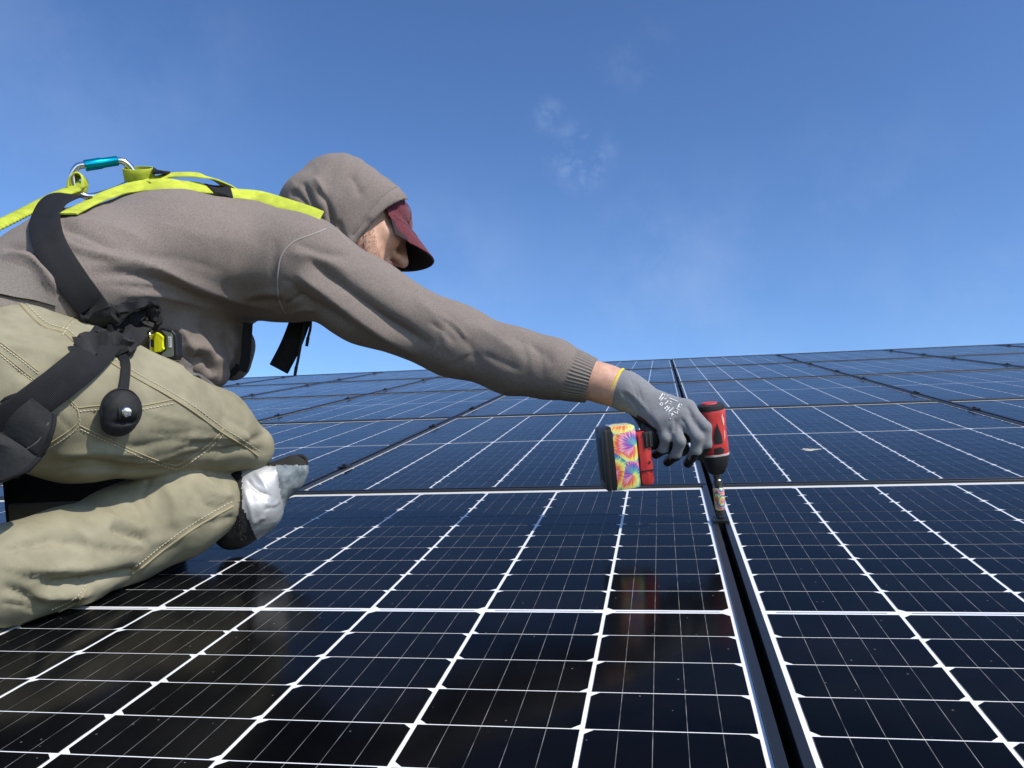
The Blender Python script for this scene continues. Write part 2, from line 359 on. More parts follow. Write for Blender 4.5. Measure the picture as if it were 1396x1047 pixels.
#=====PERSON=====
# ------------------------------------------------------------------ solid modelling by distance fields
def rcone(P, a, b, ra, rb, w=None, k=1.):
    a = np.asarray(a); b = np.asarray(b); ab = b-a; h = np.clip(((P-a)@ab)/(ab@ab), 0, 1)[:, None]; q = P-a-h*ab
    if w is not None:
        w = nrm(w); q = q-np.outer(q@w, w)*(1-1/k)
    return np.linalg.norm(q, axis=1)-(ra+(rb-ra)*h[:, 0])
def ell(P, c, r, ax=None):
    q = P-np.asarray(c)
    if ax is not None: q = q@np.array(ax).T
    r = np.asarray(r, float); k0 = np.linalg.norm(q/r, axis=1); k1 = np.linalg.norm(q/(r*r), axis=1)+1e-9; return k0*(k0-1)/k1
def smin(a, b, k): h = np.clip(.5+.5*(b-a)/k, 0, 1); return b*(1-h)+a*h-k*h*(1-h)
def smax(a, b, k): return -smin(-a, -b, k)
def chain(P, pts, rs, k=.02, w=None, wk=1.):
    d = None
    for i in range(len(pts)-1):
        e = rcone(P, pts[i], pts[i+1], rs[i], rs[i+1], w, wk); d = e if d is None else smin(d, e, k)
    return d
def nets(fn, lo, hi, h):
    """surface of fn = 0 as quads (naive surface nets)"""
    lo = np.asarray(lo); n = np.ceil((np.asarray(hi)-lo)/h).astype(int)+1
    ax = [lo[i]+h*np.arange(n[i]) for i in range(3)]
    # coarse pass: only blocks near the surface are evaluated finely
    B = 8; nb = (n+B-1)//B; val = np.full(n, 1., np.float32)
    cx = [lo[i]+h*(B*np.arange(nb[i])+B/2) for i in range(3)]
    G = np.stack(np.meshgrid(*cx, indexing='ij'), -1).reshape(-1, 3); cv = fn(G).reshape(nb)
    near = np.abs(cv) < h*B*1.6
    val = np.repeat(np.repeat(np.repeat(np.sign(cv), B, 0), B, 1), B, 2)[:n[0], :n[1], :n[2]].astype(np.float32)*.1
    I = np.argwhere(near); o = np.stack(np.meshgrid(range(B), range(B), range(B), indexing='ij'), -1).reshape(-1, 3)
    idx = (I[:, None, :]*B+o[None]).reshape(-1, 3); idx = idx[(idx < n).all(1)]
    for s in range(0, len(idx), 400000):
        q = idx[s:s+400000]; val[q[:, 0], q[:, 1], q[:, 2]] = fn(lo+h*q)
    ins = val < 0
    c = np.zeros(n-1, int); 
    for d in range(8): c += ins[(d & 1):n[0]-1+(d & 1), (d >> 1 & 1):n[1]-1+(d >> 1 & 1), (d >> 2 & 1):n[2]-1+(d >> 2 & 1)]
    cells_ = np.argwhere((c > 0) & (c < 8)); vid = -np.ones(n-1, int); vid[tuple(cells_.T)] = np.arange(len(cells_))
    acc = np.zeros((len(cells_), 3)); cnt = np.zeros(len(cells_))
    for a in range(3):
        b, c2 = [(1, 2), (2, 0), (0, 1)][a]
        for u in (0, 1):
            for w in (0, 1):
                p0 = cells_.copy(); p0[:, b] += u; p0[:, c2] += w; p1 = p0.copy(); p1[:, a] += 1
                v0 = val[tuple(p0.T)]; v1 = val[tuple(p1.T)]; m = (v0 < 0) != (v1 < 0)
                t = np.where(m, v0/(v0-v1+1e-20), 0); pt = p0.astype(float); pt[:, a] += t; acc[m] += pt[m]; cnt[m] += 1
    verts = lo+h*acc/cnt[:, None]; faces = []
    for a in range(3):
        b, c2 = [(1, 2), (2, 0), (0, 1)][a]
        s0 = [slice(None)]*3; s1 = [slice(None)]*3; s0[a] = slice(0, n[a]-1); s1[a] = slice(1, n[a])
        ch = ins[tuple(s0)] != ins[tuple(s1)]; E = np.argwhere(ch); E = E[(E[:, b] > 0) & (E[:, c2] > 0) & (E[:, b] < n[b]-1) & (E[:, c2] < n[c2]-1)]
        fl = ins[tuple(E.T)]
        q = []
        for u, w in ((-1, -1), (0, -1), (0, 0), (-1, 0)):
            e = E.copy(); e[:, b] += u; e[:, c2] += w; q.append(vid[tuple(e.T)])
        q = np.stack(q, 1); q[~fl] = q[~fl][:, ::-1]; faces.append(q)
    return verts, np.concatenate(faces)
def vnormals(v, f):
    f = np.asarray(f); n = np.cross(v[f[:, 2]]-v[f[:, 0]], v[f[:, 3]]-v[f[:, 1]]); o = np.zeros_like(v)
    for i in range(4): np.add.at(o, f[:, i], n)
    return o/(np.linalg.norm(o, axis=1)[:, None]+1e-12)
def relax(v, f, it=2, lam=.5):
    f = np.asarray(f); 
    for _ in range(it):
        s = np.zeros_like(v); c = np.zeros(len(v))
        for i in range(4):
            a, b = f[:, i], f[:, (i+1) % 4]; np.add.at(s, a, v[b]); np.add.at(s, b, v[a]); np.add.at(c, a, 1); np.add.at(c, b, 1)
        v = v+lam*(s/c[:, None]-v)
    return v
def pix(P):
    q = (np.asarray(P)-CC)@CR.T; return np.stack([698+CF*q[:, 0]/q[:, 2], 523.5+CF*q[:, 1]/q[:, 2]], 1)
def seg_dist(X, poly):
    d = np.full(len(X), 1e9); tt = np.zeros(len(X)); n = len(poly)-1
    for i in range(n):
        a = np.array(poly[i], float); b = np.array(poly[i+1], float); ab = b-a; t = np.clip(((X-a)@ab)/(ab@ab), 0, 1)
        e = np.linalg.norm(X-a-t[:, None]*ab, axis=1); m = e < d; d[m] = e[m]; tt[m] = (i+t[m])/n
    return d, tt
def folds(v, f, strokes):
    """press folds into cloth: each stroke is a line on the near side of the garment, with width and depth"""
    n = vnormals(v, f); X = pix(v); view = v-CC; view /= np.linalg.norm(view, axis=1)[:, None]
    facing = np.clip(-(n*view).sum(1)*3+.15, 0, 1); disp = np.zeros(len(v))
    for poly, w, dep in strokes:
        c = catmull(poly, 4); k = np.nonzero((facing > 0) & (X[:, 0] > c[:, 0].min()-3*w) & (X[:, 0] < c[:, 0].max()+3*w) & (X[:, 1] > c[:, 1].min()-3*w) & (X[:, 1] < c[:, 1].max()+3*w))[0]
        if len(k) == 0: continue
        d, t = seg_dist(X[k], c); d = d/w; disp[k] += dep*(.55*np.exp(-d**2)+.45*np.exp(-np.abs(d)*2.2))*np.clip(np.minimum(t, 1-t)*5, 0, 1)**.7
    return v+n*(disp*facing)[:, None]
def wob(P, s, seed):                        # smooth pseudo-noise
    r = np.random.default_rng(seed); o = np.zeros(len(P))
    for i in range(7):
        k = r.normal(size=3)*s*(1+.35*i); o += np.sin(P@k+r.uniform(0, 6.28))/(1+.35*i)
    return o/3
from mathutils.bvhtree import BVHTree
def bvh_of(v, f): return BVHTree.FromPolygons([tuple(q) for q in v], [tuple(map(int, q)) for q in f])
def hit(bvh, x, y, off=0.):
    d = CR.T @ np.array([(x-698)/CF, (y-523.5)/CF, 1.]); d = nrm(d); r = bvh.ray_cast(Vector(CC), Vector(d))
    if r[0] is None: return None, None
    n = np.array(r[1]); n = n if n@d < 0 else -n
    return np.array(r[0])+n*off, n

# ------------------------------------------------------------------ the worker: joints in the roof frame
UPZ = V(0, 0, 1)
def px_r(P, r): return r/CF*float(CR[2]@(np.asarray(P)-CC))     # a radius given as seen, in metres
lhip = nrm(V(-.78, .62, 0)); lsh = nrm(V(-.62, .78, .05))
# right leg, folded under him on the glass
calf_c = [(300, 742, .084), (235, 758, .082), (160, 797, .074), (85, 828, .070), (10, 852, .066), (-90, 880, .060)]
calf = [atz(x, y, 0)+V(0, .02, r*1.0) for x, y, r in calf_c]; calf_r = [r for _, _, r in calf_c]
calf[0] = at(282, 686, .262); calf_r[0] = .062; calf[1] = at(238, 697, .205); calf_r[1] = .078
knee = at(338, 668, .33)
hipR = at(15, 530, -.01)
thigh = [hipR, at(110, 558, .07), at(200, 568, .16), at(285, 587, .26), at(340, 611, .325)]
thigh_r = [.112, .107, .094, .070, .044]
pelvis = hipR+lhip*.14+V(.0, .02, .025)
S = at(415, 362, .43); Lsh = S+lsh*.33
elbow = at(618, 464, .50); wrist = at(803, 520, .495)
torso = [hipR+lhip*.13+V(.0, .01, .09), at(110, 380, .20), at(235, 344, .36), at(345, 352, .50), at(395, 365, .56)]
larm = [Lsh, Lsh+V(-.16, -.02, -.10), Lsh+V(-.30, -.08, -.20), Lsh+V(-.36, -.05, -.34)]
hipL = pelvis+lhip*.12+V(0, 0, -.04); kneeL = V(-1.56, .36, .10); ankL = V(-1.66, -.02, .07)
thigh2 = [hipL, (hipL+kneeL)/2+V(0, 0, .02), kneeL]; calf2 = [kneeL+V(-.01, -.02, -.028), (kneeL+ankL)/2+V(0, 0, -.012), ankL]
def sd_hoodie(P):
    d = chain(P, torso, [.112, .103, .108, .110, .10], .06, lsh, 1.45)
    sh = chain(P, [S+V(-.03, .03, -.005), S, at(500, 412, .465), elbow, at(700, 493, .50), at(752, 503, .498), at(806, 519, .495)], [.095, .086, .077, .066, .060, .0525, .038], .03)
    d = smin(d, sh, .05)
    d = smin(d, chain(P, larm, [.085, .07, .058, .045], .03), .05)
    belly = chain(P, [at(150, 432, .22), at(250, 450, .38), at(312, 474, .46), at(318, 500, .465)], [.072, .062, .045, .028], .03); belly = smin(belly, chain(P, [at(225, 452, .30), at(272, 496, .37), at(292, 510, .39)], [.055, .040, .028], .02), .02); d = smin(d, belly, .03)
    return d
def sd_trousers(P):
    th = chain(P, thigh, thigh_r, .03); cf = chain(P, calf, calf_r, .03)
    d = smin(th, cf, .004)
    pv = rcone(P, pelvis, pelvis+lhip*.02, .125, .12, lhip, 1.2); d = smin(d, pv, .06)
    th2 = chain(P, thigh2, [.118, .105, .075], .03); cf2 = chain(P, calf2, [.070, .074, .064], .03)
    d = smin(d, smin(th2, cf2, .012), .03)
    d = smin(d, rcone(P, at(30, 488, .03), at(130, 520, .11), .080, .075), .04)
    return smax(d, -(P[:, 2]-.001), .004)

def fleece_material(name, c1, c2):
    m = mat(name, c1, .95, 0, .12, sheen=.08); noise_col(m, c1, c2, 420, 5, .3, .7, rough=.75)
    t, b = nodes(m); b.inputs['Sheen Roughness'].default_value = .5
    noise_bump(m, 650, .55, .0012, 4); wrinkle(m, 9, .25, .010); return m
m_hood = fleece_material('hoodie_fleece', (.128, .106, .094), (.250, .212, .190))
m_seam = mat('seam_thread_grey', (.29, .265, .245), .8)
m_trous = mat('khaki_canvas', (.40, .345, .21), .9, 0, .15)
noise_col(m_trous, (.200, .184, .124), (.285, .263, .184), 16, 7, .32, .68); noise_bump(m_trous, 900, .35, .0006, 2, (1, 1, 1))
wrinkle(m_trous, 10, .3, .012)
m_stitch = mat('khaki_seam', (.30, .255, .15), .85); m_thread = mat('khaki_thread', (.50, .45, .31), .8)
vH, fH = nets(sd_hoodie, (-1.60, -.25, -.02), (-.1, 1.05, .80), .005)
vT, fT = nets(sd_trousers, (-1.85, -.45, -.03), (-.65, .75, .62), .0055)
vH = relax(vH, fH, 2); vT = relax(vT, fT, 2)
hood_folds = [
  ([(386, 418), (400, 408), (418, 404)], 3, -.006), ([(392, 430), (410, 422), (432, 424)], 3, .005), ([(384, 380), (398, 386), (414, 398)], 3, -.004), ([(585, 440), (606, 452), (622, 470)], 3.5, -.004), ([(596, 428), (622, 444), (640, 466)], 3.5, .0035), ([(620, 500), (634, 488), (650, 484)], 3, -.003), ([(728, 470), (738, 490), (740, 520)], 3, -.0025), ([(716, 462), (724, 486), (726, 516)], 4, .0025),
  ([(84, 318), (130, 340), (176, 352)], 3, -.004), ([(96, 346), (140, 360), (180, 362)], 3, .004), ([(140, 388), (200, 392), (250, 404)], 3, -.004), ([(160, 402), (220, 404), (290, 420)], 4, .004), ([(270, 440), (290, 462), (296, 490)], 4, -.008), ([(312, 446), (318, 470), (316, 496)], 4, .007), ([(240, 440), (258, 470), (262, 496)], 4, .006),
  ([(418, 352), (470, 392), (530, 436), (590, 474)], 10, -.016), ([(402, 372), (440, 398), (500, 442), (572, 486)], 9, .013),
  ([(395, 392), (430, 415), (480, 446)], 9, -.012), ([(392, 345), (430, 350), (480, 372)], 10, .004), ([(400, 330), (440, 345), (480, 350)], 7, -.005),
  ([(100, 335), (160, 352), (215, 366), (290, 398), (385, 428)], 9, .010), ([(120, 372), (190, 376), (260, 400), (330, 420), (380, 424)], 8, -.008),
  ([(75, 305), (120, 322), (170, 345)], 7, -.009), ([(90, 298), (140, 308), (200, 330)], 9, .007), ([(70, 325), (110, 350), (160, 362)], 6, -.006),
  ([(335, 412), (360, 409), (386, 410)], 5, -.010), ([(330, 404), (360, 400), (384, 400)], 6, .005),
  ([(170, 350), (240, 352), (310, 372)], 14, -.004), ([(210, 300), (270, 320), (350, 330)], 20, .004), ([(377, 325), (372, 360), (373, 400)], 7, -.004),
  ([(600, 430), (640, 470), (655, 505)], 9, -.004), ([(640, 440), (690, 470), (720, 500)], 10, .004), ([(655, 480), (680, 492), (710, 505)], 5, -.003), ([(690, 455), (740, 480), (752, 500)], 8, -.003), ([(560, 400), (600, 440), (610, 480)], 12, .004),
  ([(0, 350), (40, 352), (62, 372), (80, 400)], 9, .012), ([(5, 338), (45, 342), (70, 365)], 6, -.007),
  ([(250, 470), (285, 478), (310, 500)], 10, .010), ([(258, 492), (280, 490), (292, 512)], 9, -.016), ([(300, 455), (320, 480), (330, 505)], 8, -.008)]
vH = folds(vH, fH, hood_folds); vH = vH+vnormals(vH, fH)*(wob(vH, 26, 3)*.0016+wob(vH, 60, 5)*.0006)[:, None]
tr_folds = [
  ([(60, 648), (130, 640), (200, 646), (250, 640)], 3, -.006), ([(150, 628), (200, 630), (245, 622)], 3, .004), ([(230, 618), (275, 606), (320, 602)], 3, -.004), ([(240, 600), (290, 596), (335, 600)], 3, .003), ([(300, 566), (330, 584), (352, 606)], 3.5, -.0035),
  ([(0, 430), (40, 438), (75, 448)], 3, -.004), ([(0, 455), (45, 468), (90, 478)], 3, .004), ([(30, 540), (70, 560), (100, 590)], 3, -.003), ([(112, 560), (150, 566), (190, 562)], 3, -.003), ([(190, 556), (225, 568), (262, 574)], 3, .003), ([(200, 590), (240, 592), (280, 584)], 3, -.003),
  ([(272, 640), (292, 655), (312, 660)], 2.5, -.004), ([(278, 668), (300, 676), (318, 676)], 2.5, .004), ([(268, 684), (295, 690), (320, 686)], 2.5, -.004), ([(246, 700), (280, 706), (306, 698)], 2.5, .003), ([(258, 650), (262, 680), (250, 706)], 4, -.003),
  ([(205, 652), (196, 676), (204, 700)], 4, -.005), ([(150, 690), (166, 704), (190, 712)], 3, -.005), ([(130, 742), (160, 750), (200, 750)], 3, -.004), ([(20, 736), (60, 744), (100, 738)], 3, -.004), ([(0, 768), (36, 780), (74, 778)], 3, .004), ([(30, 790), (70, 786), (110, 776)], 3, -.004), ([(110, 796), (140, 790), (172, 782)], 3, -.006), ([(0, 822), (30, 826), (58, 838)], 3, -.004),
  ([(48, 640), (120, 632), (190, 640), (260, 632)], 7, -.010), ([(70, 622), (140, 615), (210, 622)], 9, .007), ([(120, 600), (180, 610), (240, 600), (300, 612)], 7, -.004),
  ([(200, 640), (260, 622), (320, 612), (370, 615)], 6, -.006), ([(270, 575), (310, 590), (350, 600)], 10, .004), ([(290, 625), (330, 606), (365, 590)], 5, -.005),
  ([(0, 445), (60, 458), (110, 470)], 6, -.005), ([(0, 470), (60, 480), (120, 500)], 8, .004), ([(10, 500), (50, 520), (100, 560)], 7, -.004), ([(200, 520), (240, 545), (300, 575)], 10, .004),
  ([(55, 797), (100, 793), (150, 787), (190, 776)], 8, -.020), ([(40, 815), (90, 812), (130, 806)], 8, .010), ([(20, 770), (80, 778), (140, 772)], 10, .010),
  ([(150, 718), (175, 729), (205, 742)], 6, -.011), ([(140, 700), (170, 712), (210, 722)], 8, .008), ([(60, 735), (110, 742), (160, 760)], 9, -.007), ([(0, 752), (40, 742), (80, 730)], 7, -.009), ([(95, 715), (120, 735), (125, 760)], 9, .006),
  ([(175, 672), (190, 700), (185, 720)], 8, -.006), ([(220, 655), (240, 690), (235, 720)], 9, .005), ([(262, 660), (285, 690), (310, 700)], 6, -.006), ([(270, 645), (295, 665), (318, 680)], 5, .005), ([(285, 715), (305, 708), (320, 704)], 5, -.005),
  ([(180, 740), (230, 735), (270, 722)], 9, .004), ([(0, 800), (30, 810), (60, 830)], 8, -.008)]
vT = folds(vT, fT, tr_folds); vT = vT+vnormals(vT, fT)*(wob(vT, 22, 11)*.0015+wob(vT, 75, 12)*.0005)[:, None]
bH = bvh_of(vH, fH); bT = bvh_of(vT, fT)
person = thing('person', (knee[0]-.1, knee[1]-.15, 0), 'person in grey hooded sweatshirt, maroon cap and khaki trousers kneeling and reaching out', 'person')
hoodie = part('hoodie', vH, fH, m_hood, person)
trousers = part('trousers', vT, fT, m_trous, person)
def on(bvh, pts, off, n=6, fallback=None):
    """a line drawn on the surface of a garment; returns points and normals"""
    P, Nn = [], []
    for x, y in catmull(pts, n):
        p, nn = hit(bvh, x, y, off)
        if p is None: continue
        P.append(p); Nn.append(nn)
    return P, Nn
def seam(bvh, pts, r, m, parent, name='seam', n=7, off=0.):
    P, _ = on(bvh, pts, off, n)
    if len(P) > 2: return MB().tube(P, r, 6).build(name, m, parent)
def stitches(bvh, pts, m, parent, gap=5., ln=3.2, name='stitching'):
    P = catmull(pts, 24); L_ = np.r_[0, np.cumsum(np.linalg.norm(np.diff(P, axis=0), axis=1))]; mb = MB(); s = 0
    while s < L_[-1]-ln:
        q = [np.array([np.interp(u, L_, P[:, 0]), np.interp(u, L_, P[:, 1])]) for u in (s, s+ln)]
        a, b = hit(bvh, *q[0], .0008)[0], hit(bvh, *q[1], .0008)[0]
        if a is not None and b is not None: mb.tube([a, b], .0007, 4)
        s += gap
    o = mb.build(name, m, parent)
    return o
# sweatshirt seams
seam(bH, [(445, 312), (425, 320), (400, 330), (384, 348), (379, 372), (379, 400), (384, 418), (390, 428)], .0016, m_seam, hoodie, 'armhole_seam')
seam(bH, [(448, 310), (460, 316), (470, 326), (478, 336)], .0014, m_seam, hoodie, 'shoulder_seam')
# ribbed cuff and hem
def rib_tube(centers, radii, name, m, parent, nr=44, amp=.0008, per=6):
    k = len(centers); T = [nrm(centers[min(i+1, k-1)]-centers[max(i-1, 0)]) for i in range(k)]; u = nrm(np.cross(T[0], UPZ)); v = []; n = nr*per
    for i in range(k):
        u = nrm(u-T[i]*(u@T[i])); w = np.cross(T[i], u)
        for j in range(n):
            a = 2*math.pi*j/n; r = radii[i]+amp*math.cos(a*nr); v.append(centers[i]+r*(math.cos(a)*u+math.sin(a)*w))
    f = [(i*n+j, i*n+(j+1) % n, (i+1)*n+(j+1) % n, (i+1)*n+j) for i in range(k-1) for j in range(n)]
    return part(name, v, f, m, parent)
m_rib = fleece_material('rib_knit', (.135, .118, .106), (.225, .20, .18))
ca, cb = at(754, 504, .498), at(806, 519, .495); ax_ = nrm(cb-ca)
cc = [ca+(cb-ca)*t for t in np.linspace(0, 1, 9)]
cuff = rib_tube(cc+[cc[-1]+ax_*.0005, cc[-2]], [.0520, .0522, .0518, .0510, .0498, .0482, .0464, .0444, .0425, .039, .036], 'cuff', m_rib, hoodie)
ring = [ca-ax_*.001+.0532*(math.cos(a)*nrm(np.cross(ax_, UPZ))+math.sin(a)*nrm(np.cross(ax_, np.cross(ax_, UPZ)))) for a in np.linspace(0, 2*math.pi, 48, endpoint=False)]
MB().tube(ring, .0017, 6, closed=True).build('cuff_seam', m_seam, hoodie)
# ------------------------------------------------------------------ head, cap and hood
IR, IDN, IFW = CR[0], CR[1], CR[2]
HF = nrm(.80*IR+.48*IDN+.16*IFW); HU = .45*IR-.80*IDN+.55*IFW; HU = nrm(HU-HF*(HU@HF)); HL = np.cross(HU, HF)
HC = at(492, 299, .57)
HA = np.array([HF, HL, HU])                 # rows: forward, left, up of the head
def h2w(p): return HC+np.asarray(p)@HA
neck0 = at(425, 345, .55)
def sd_head(q):                             # q in head axes
    s = lambda y: np.abs(y)
    qa = q.copy(); qa[:, 1] = np.abs(q[:, 1])
    d = ell(q, (-.012, 0, .012), (.098, .075, .070))
    d = smin(d, ell(q, (.030, 0, -.045), (.062, .058, .072)), .03)
    d = smin(d, rcone(qa, V(.0, .052, -.055), V(.066, .016, -.098), .018, .017), .025)     # jaw
    d = smin(d, ell(qa, (.066, .040, -.026), (.026, .022, .018)), .02)                      # cheekbones
    d = smin(d, rcone(qa, V(.086, .008, .016), V(.070, .046, .014), .011, .009), .014)      # brow
    d = smax(d, -ell(qa, (.096, .033, -.004), (.018, .019, .011)), .012)                    # sockets
    d = smin(d, ell(qa, (.076, .033, -.004), (.012, .013, .012)), .004)                     # eyes
    d = smin(d, rcone(q, V(.090, 0, .008), V(.116, 0, -.036), .008, .012), .012)            # nose
    d = smin(d, ell(qa, (.100, .012, -.040), (.012, .009, .008)), .008)
    d = smin(d, ell(q, (.094, 0, -.064), (.012, .022, .0065)), .006); d = smin(d, ell(q, (.092, 0, -.076), (.012, .019, .007)), .006)
    d = smin(d, ell(q, (.082, 0, -.100), (.019, .022, .016)), .015)
    d = smin(d, ell(qa, (-.010, .080, -.012), (.026, .010, .032)), .006)                    # ears
    return d
def sd_body(P):
    d = sd_head((P-HC)@HA.T)
    d = smin(d, rcone(P, h2w((-.03, 0, -.05)), neck0, .056, .062), .03)
    d = smin(d, chain(P, torso[2:], [.085, .09, .07], .06, lsh, 1.4), .04)
    arm = chain(P, [neck0, S+V(-.02, .02, 0), at(500, 412, .465), elbow, at(700, 496, .50), at(770, 512, .497), at(812, 520, .494), at(838, 528, .492), at(862, 540, .488)], [.06, .062, .052, .043, .043, .036, .0305, .0285, .028], .03)
    d = smin(d, arm, .03)
    for c, rr in hand_fingers: d = smin(d, chain(P, c, [q*.72 for q in rr], .004), .008)
    return d
# fingers of the right hand, from knuckle to tip, closed round the grip of the driver
def fing(pts, rr): return ([at(*q) for q in pts], rr)
hand_fingers = [
  fing([(862, 538, .486), (936, 557, .466), (962, 583, .444), (963, 606, .444), (954, 622, .458)], [.024, .0150, .0115, .0105, .0085]),
  fing([(862, 540, .484), (926, 566, .458), (951, 597, .436), (948, 615, .438), (938, 632, .458)], [.024, .0150, .0118, .0108, .0090]),
  fing([(862, 542, .482), (913, 573, .453), (927, 602, .434), (922, 620, .440), (910, 630, .462)], [.024, .0145, .0115, .0105, .0090]),
  fing([(860, 544, .482), (898, 575, .452), (908, 598, .438), (904, 613, .444), (894, 620, .464)], [.024, .0140, .0105, .0095, .0085]),
  fing([(856, 540, .500), (885, 548, .520), (915, 562, .534), (942, 576, .530)], [.024, .018, .0135, .0105])]
m_skin = mat('skin', (.52, .30, .215), .55, 0, .4); t_, b_ = nodes(m_skin)
b_.inputs['Subsurface Weight'].default_value = .08; b_.inputs['Subsurface Radius'].default_value = (.01, .004, .002)
noise_col(m_skin, (.46, .25, .175), (.57, .345, .25), 60, 6); noise_bump(m_skin, 500, .3, .0006)
vB, fB = nets(sd_body, (-1.30, .10, .06), (-.02, 1.0, .86), .0035)
vB = relax(vB, fB, 1, .4)
body = part('body', vB, fB, m_skin, person)
# eye under the brim: a white ball and dark brow hair and beard stubble
m_hair = mat('dark_brown_hair', (.035, .021, .015), .7)
def hairs(name, n, sampler, ln, rad, parent, seed=1):
    r = np.random.default_rng(seed); mb = MB()
    for _ in range(n):
        p, d = sampler(r); p = np.asarray(p); q = p+nrm(np.asarray(d)+r.normal(size=3)*.35)*ln*r.uniform(.5, 1.2)
        mb.tube([p, q], [rad, rad*.4], 3, cap=False)
    return mb.build(name, m_hair, parent)
bB = bvh_of(vB, fB)
def snap(p):                                # nearest point of the skin
    r = bB.find_nearest(Vector(p)); return np.array(r[0]), np.array(r[1])
def brow(r):
    s = r.choice([-1, 1]); u = r.uniform(0, 1); p, n = snap(h2w((.090-.022*u*u, s*(.012+.038*u), .022+.004*math.sin(u*3)+r.normal()*.0022))); return p, n*.35+HA[1]*s*.8+HA[2]*.1
hairs('eyebrows', 420, brow, .008, .0005, body, 2)
def beard(r):
    s = r.choice([-1, 1]); u = r.uniform(0, 1); w = r.uniform(-1, 1)
    c = np.array([(-.006, .074, -.012), (.010, .068, -.055), (.040, .050, -.088), (.078, .014, -.106)]); k = u*3; i = min(int(k), 2); q = c[i]+(c[i+1]-c[i])*(k-i)
    w = w*abs(w)**.5; q = q+np.array([.020*w, 0, .018*w]); p, n = snap(h2w((q[0], s*q[1], q[2]))); return p, n*.5-HA[2]*.8
hairs('beard', 6500, beard, .0030, .00020, body, 3)
# cap
m_cap = mat('maroon_cotton', (.115, .022, .033), .85, 0, .2, sheen=.2); noise_bump(m_cap, 1200, .4, .0006, 2); noise_col(m_cap, (.095, .018, .027), (.135, .027, .04), 200, 4)
m_under = mat('cap_underside', (.02, .012, .016), .9)
cap_v = []; nu, nv = 40, 14
for j in range(nv+1):
    ph = -.22+j/nv*(math.pi/2+.22)
    for i in range(nu):
        a = 2*math.pi*i/nu; rx, ry, rz = .112, .084, .062
        z = .022+rz*math.sin(ph)-.012*math.cos(a)*math.cos(ph)*0; rr = math.cos(ph)**.75
        bul = 1+.012*math.cos(6*a)*math.cos(ph)
        cap_v.append(h2w((-.012+rx*rr*math.cos(a)*bul, ry*rr*math.sin(a)*bul, z+.004*math.cos(a))))
cap_f = [(j*nu+i, j*nu+(i+1) % nu, (j+1)*nu+(i+1) % nu, (j+1)*nu+i) for j in range(nv) for i in range(nu)]
cap = part('cap', cap_v, cap_f, m_cap, person)
bv = []; nb, nl = 28, 10
def brim_pt(u, t, th):                      # u across, t out along the brim
    y = .079*u*(1-.10*t*t)*math.sqrt(max(0, 1-(.36*t*u)**2)); base = .101*math.sqrt(max(0, 1-(u*.97)**2))
    x = base*(1-.0)+(.080*t)*(1-.22*u*u)
    z = .027-.022*t-.030*(u*u)*(0.30+.9*t)-.004*t*t+th
    return h2w((x-.010, y, z))
for s_ in (0, 1):
    for j in range(nl+1):
        for i in range(nb+1):
            u, t = -1+2*i/nb, j/nl; p = brim_pt(u, t, 0)
            if s_:
                du = brim_pt(min(u+.02, .999), t, 0)-brim_pt(max(u-.02, -.999), t, 0); dt = brim_pt(u, t+.02, 0)-brim_pt(u, t-.02, 0); nn = nrm(np.cross(dt, du)); p = p-nn*.003*np.sign(nn@HA[2])
            bv.append(p)
w_ = nb+1; o2 = w_*(nl+1); bf = []
for j in range(nl):
    for i in range(nb):
        q = (j*w_+i, (j+1)*w_+i, (j+1)*w_+i+1, j*w_+i+1); bf.append(q[::-1]); bf.append(tuple(k+o2 for k in q))
for i in range(nb): a = nl*w_+i; bf.append((a, a+1, a+1+o2, a+o2))
for j in range(nl):
    for e in (0, nb): a = j*w_+e; b2 = (j+1)*w_+e; bf.append((a, b2, b2+o2, a+o2) if e else (b2, a, a+o2, b2+o2))
brim = part('brim', bv, bf, m_cap, cap, sharp=50)
brim.data.materials.append(m_under)
for k, p in enumerate(brim.data.polygons):
    if k < 2*nb*nl and k % 2 == 1: p.material_index = 1
for k in (1, 2): MB().tube([brim_pt(-.96+1.92*i/30, .22*k, .0004) for i in range(31)], .0005, 4).build('stitching', m_cap, brim)
for k in range(6):
    a = math.pi/6+k*math.pi/3
    MB().tube([h2w((-.012+.113*math.cos(p)**.75*math.cos(a), .085*math.cos(p)**.75*math.sin(a), .0225+.062*math.sin(p)+.004*math.cos(a))) for p in np.linspace(.02, 1.5, 14)], .0009, 5).build('panel_seam', m_cap, cap)
# hood drawn up over the cap
hood_base = [h2w((-.06, 0, -.03)), at(428, 330, .55), at(400, 352, .54)]
def sd_hood(P):
    q = (P-HC)@HA.T
    d = ell(q, (-.004, 0, .006), (.126, .102, .090)); d = smin(d, rcone(q, V(-.03, 0, -.03), V(.045, 0, -.065), .085, .080), .03); d = smin(d, ell(q, (-.066, 0, .018), (.082, .090, .082)), .025)
    d = smin(d, ell(q, (-.105, 0, -.040), (.050, .080, .042)), .03)
    d = smin(d, chain(P, [h2w((-.06, 0, -.04)), at(438, 322, .535)], [.085, .092], .03), .03)
    cav = smin(ell(q, (.010, 0, .006), (.117, .092, .083)), rcone(q, V(.02, 0, -.03), V(.14, 0, -.07), .068, .080), .02)
    rim = q[:, 0]-(.078+.36*(q[:, 2]-.06))
    rim = rim-.012*np.cos(q[:, 1]*30)
    d = smax(d, -cav, .006); return smax(d, rim, .010)
lo = HC-.24; vO, fO = nets(sd_hood, lo, HC+.2, .004); vO = relax(vO, fO, 2, .5)
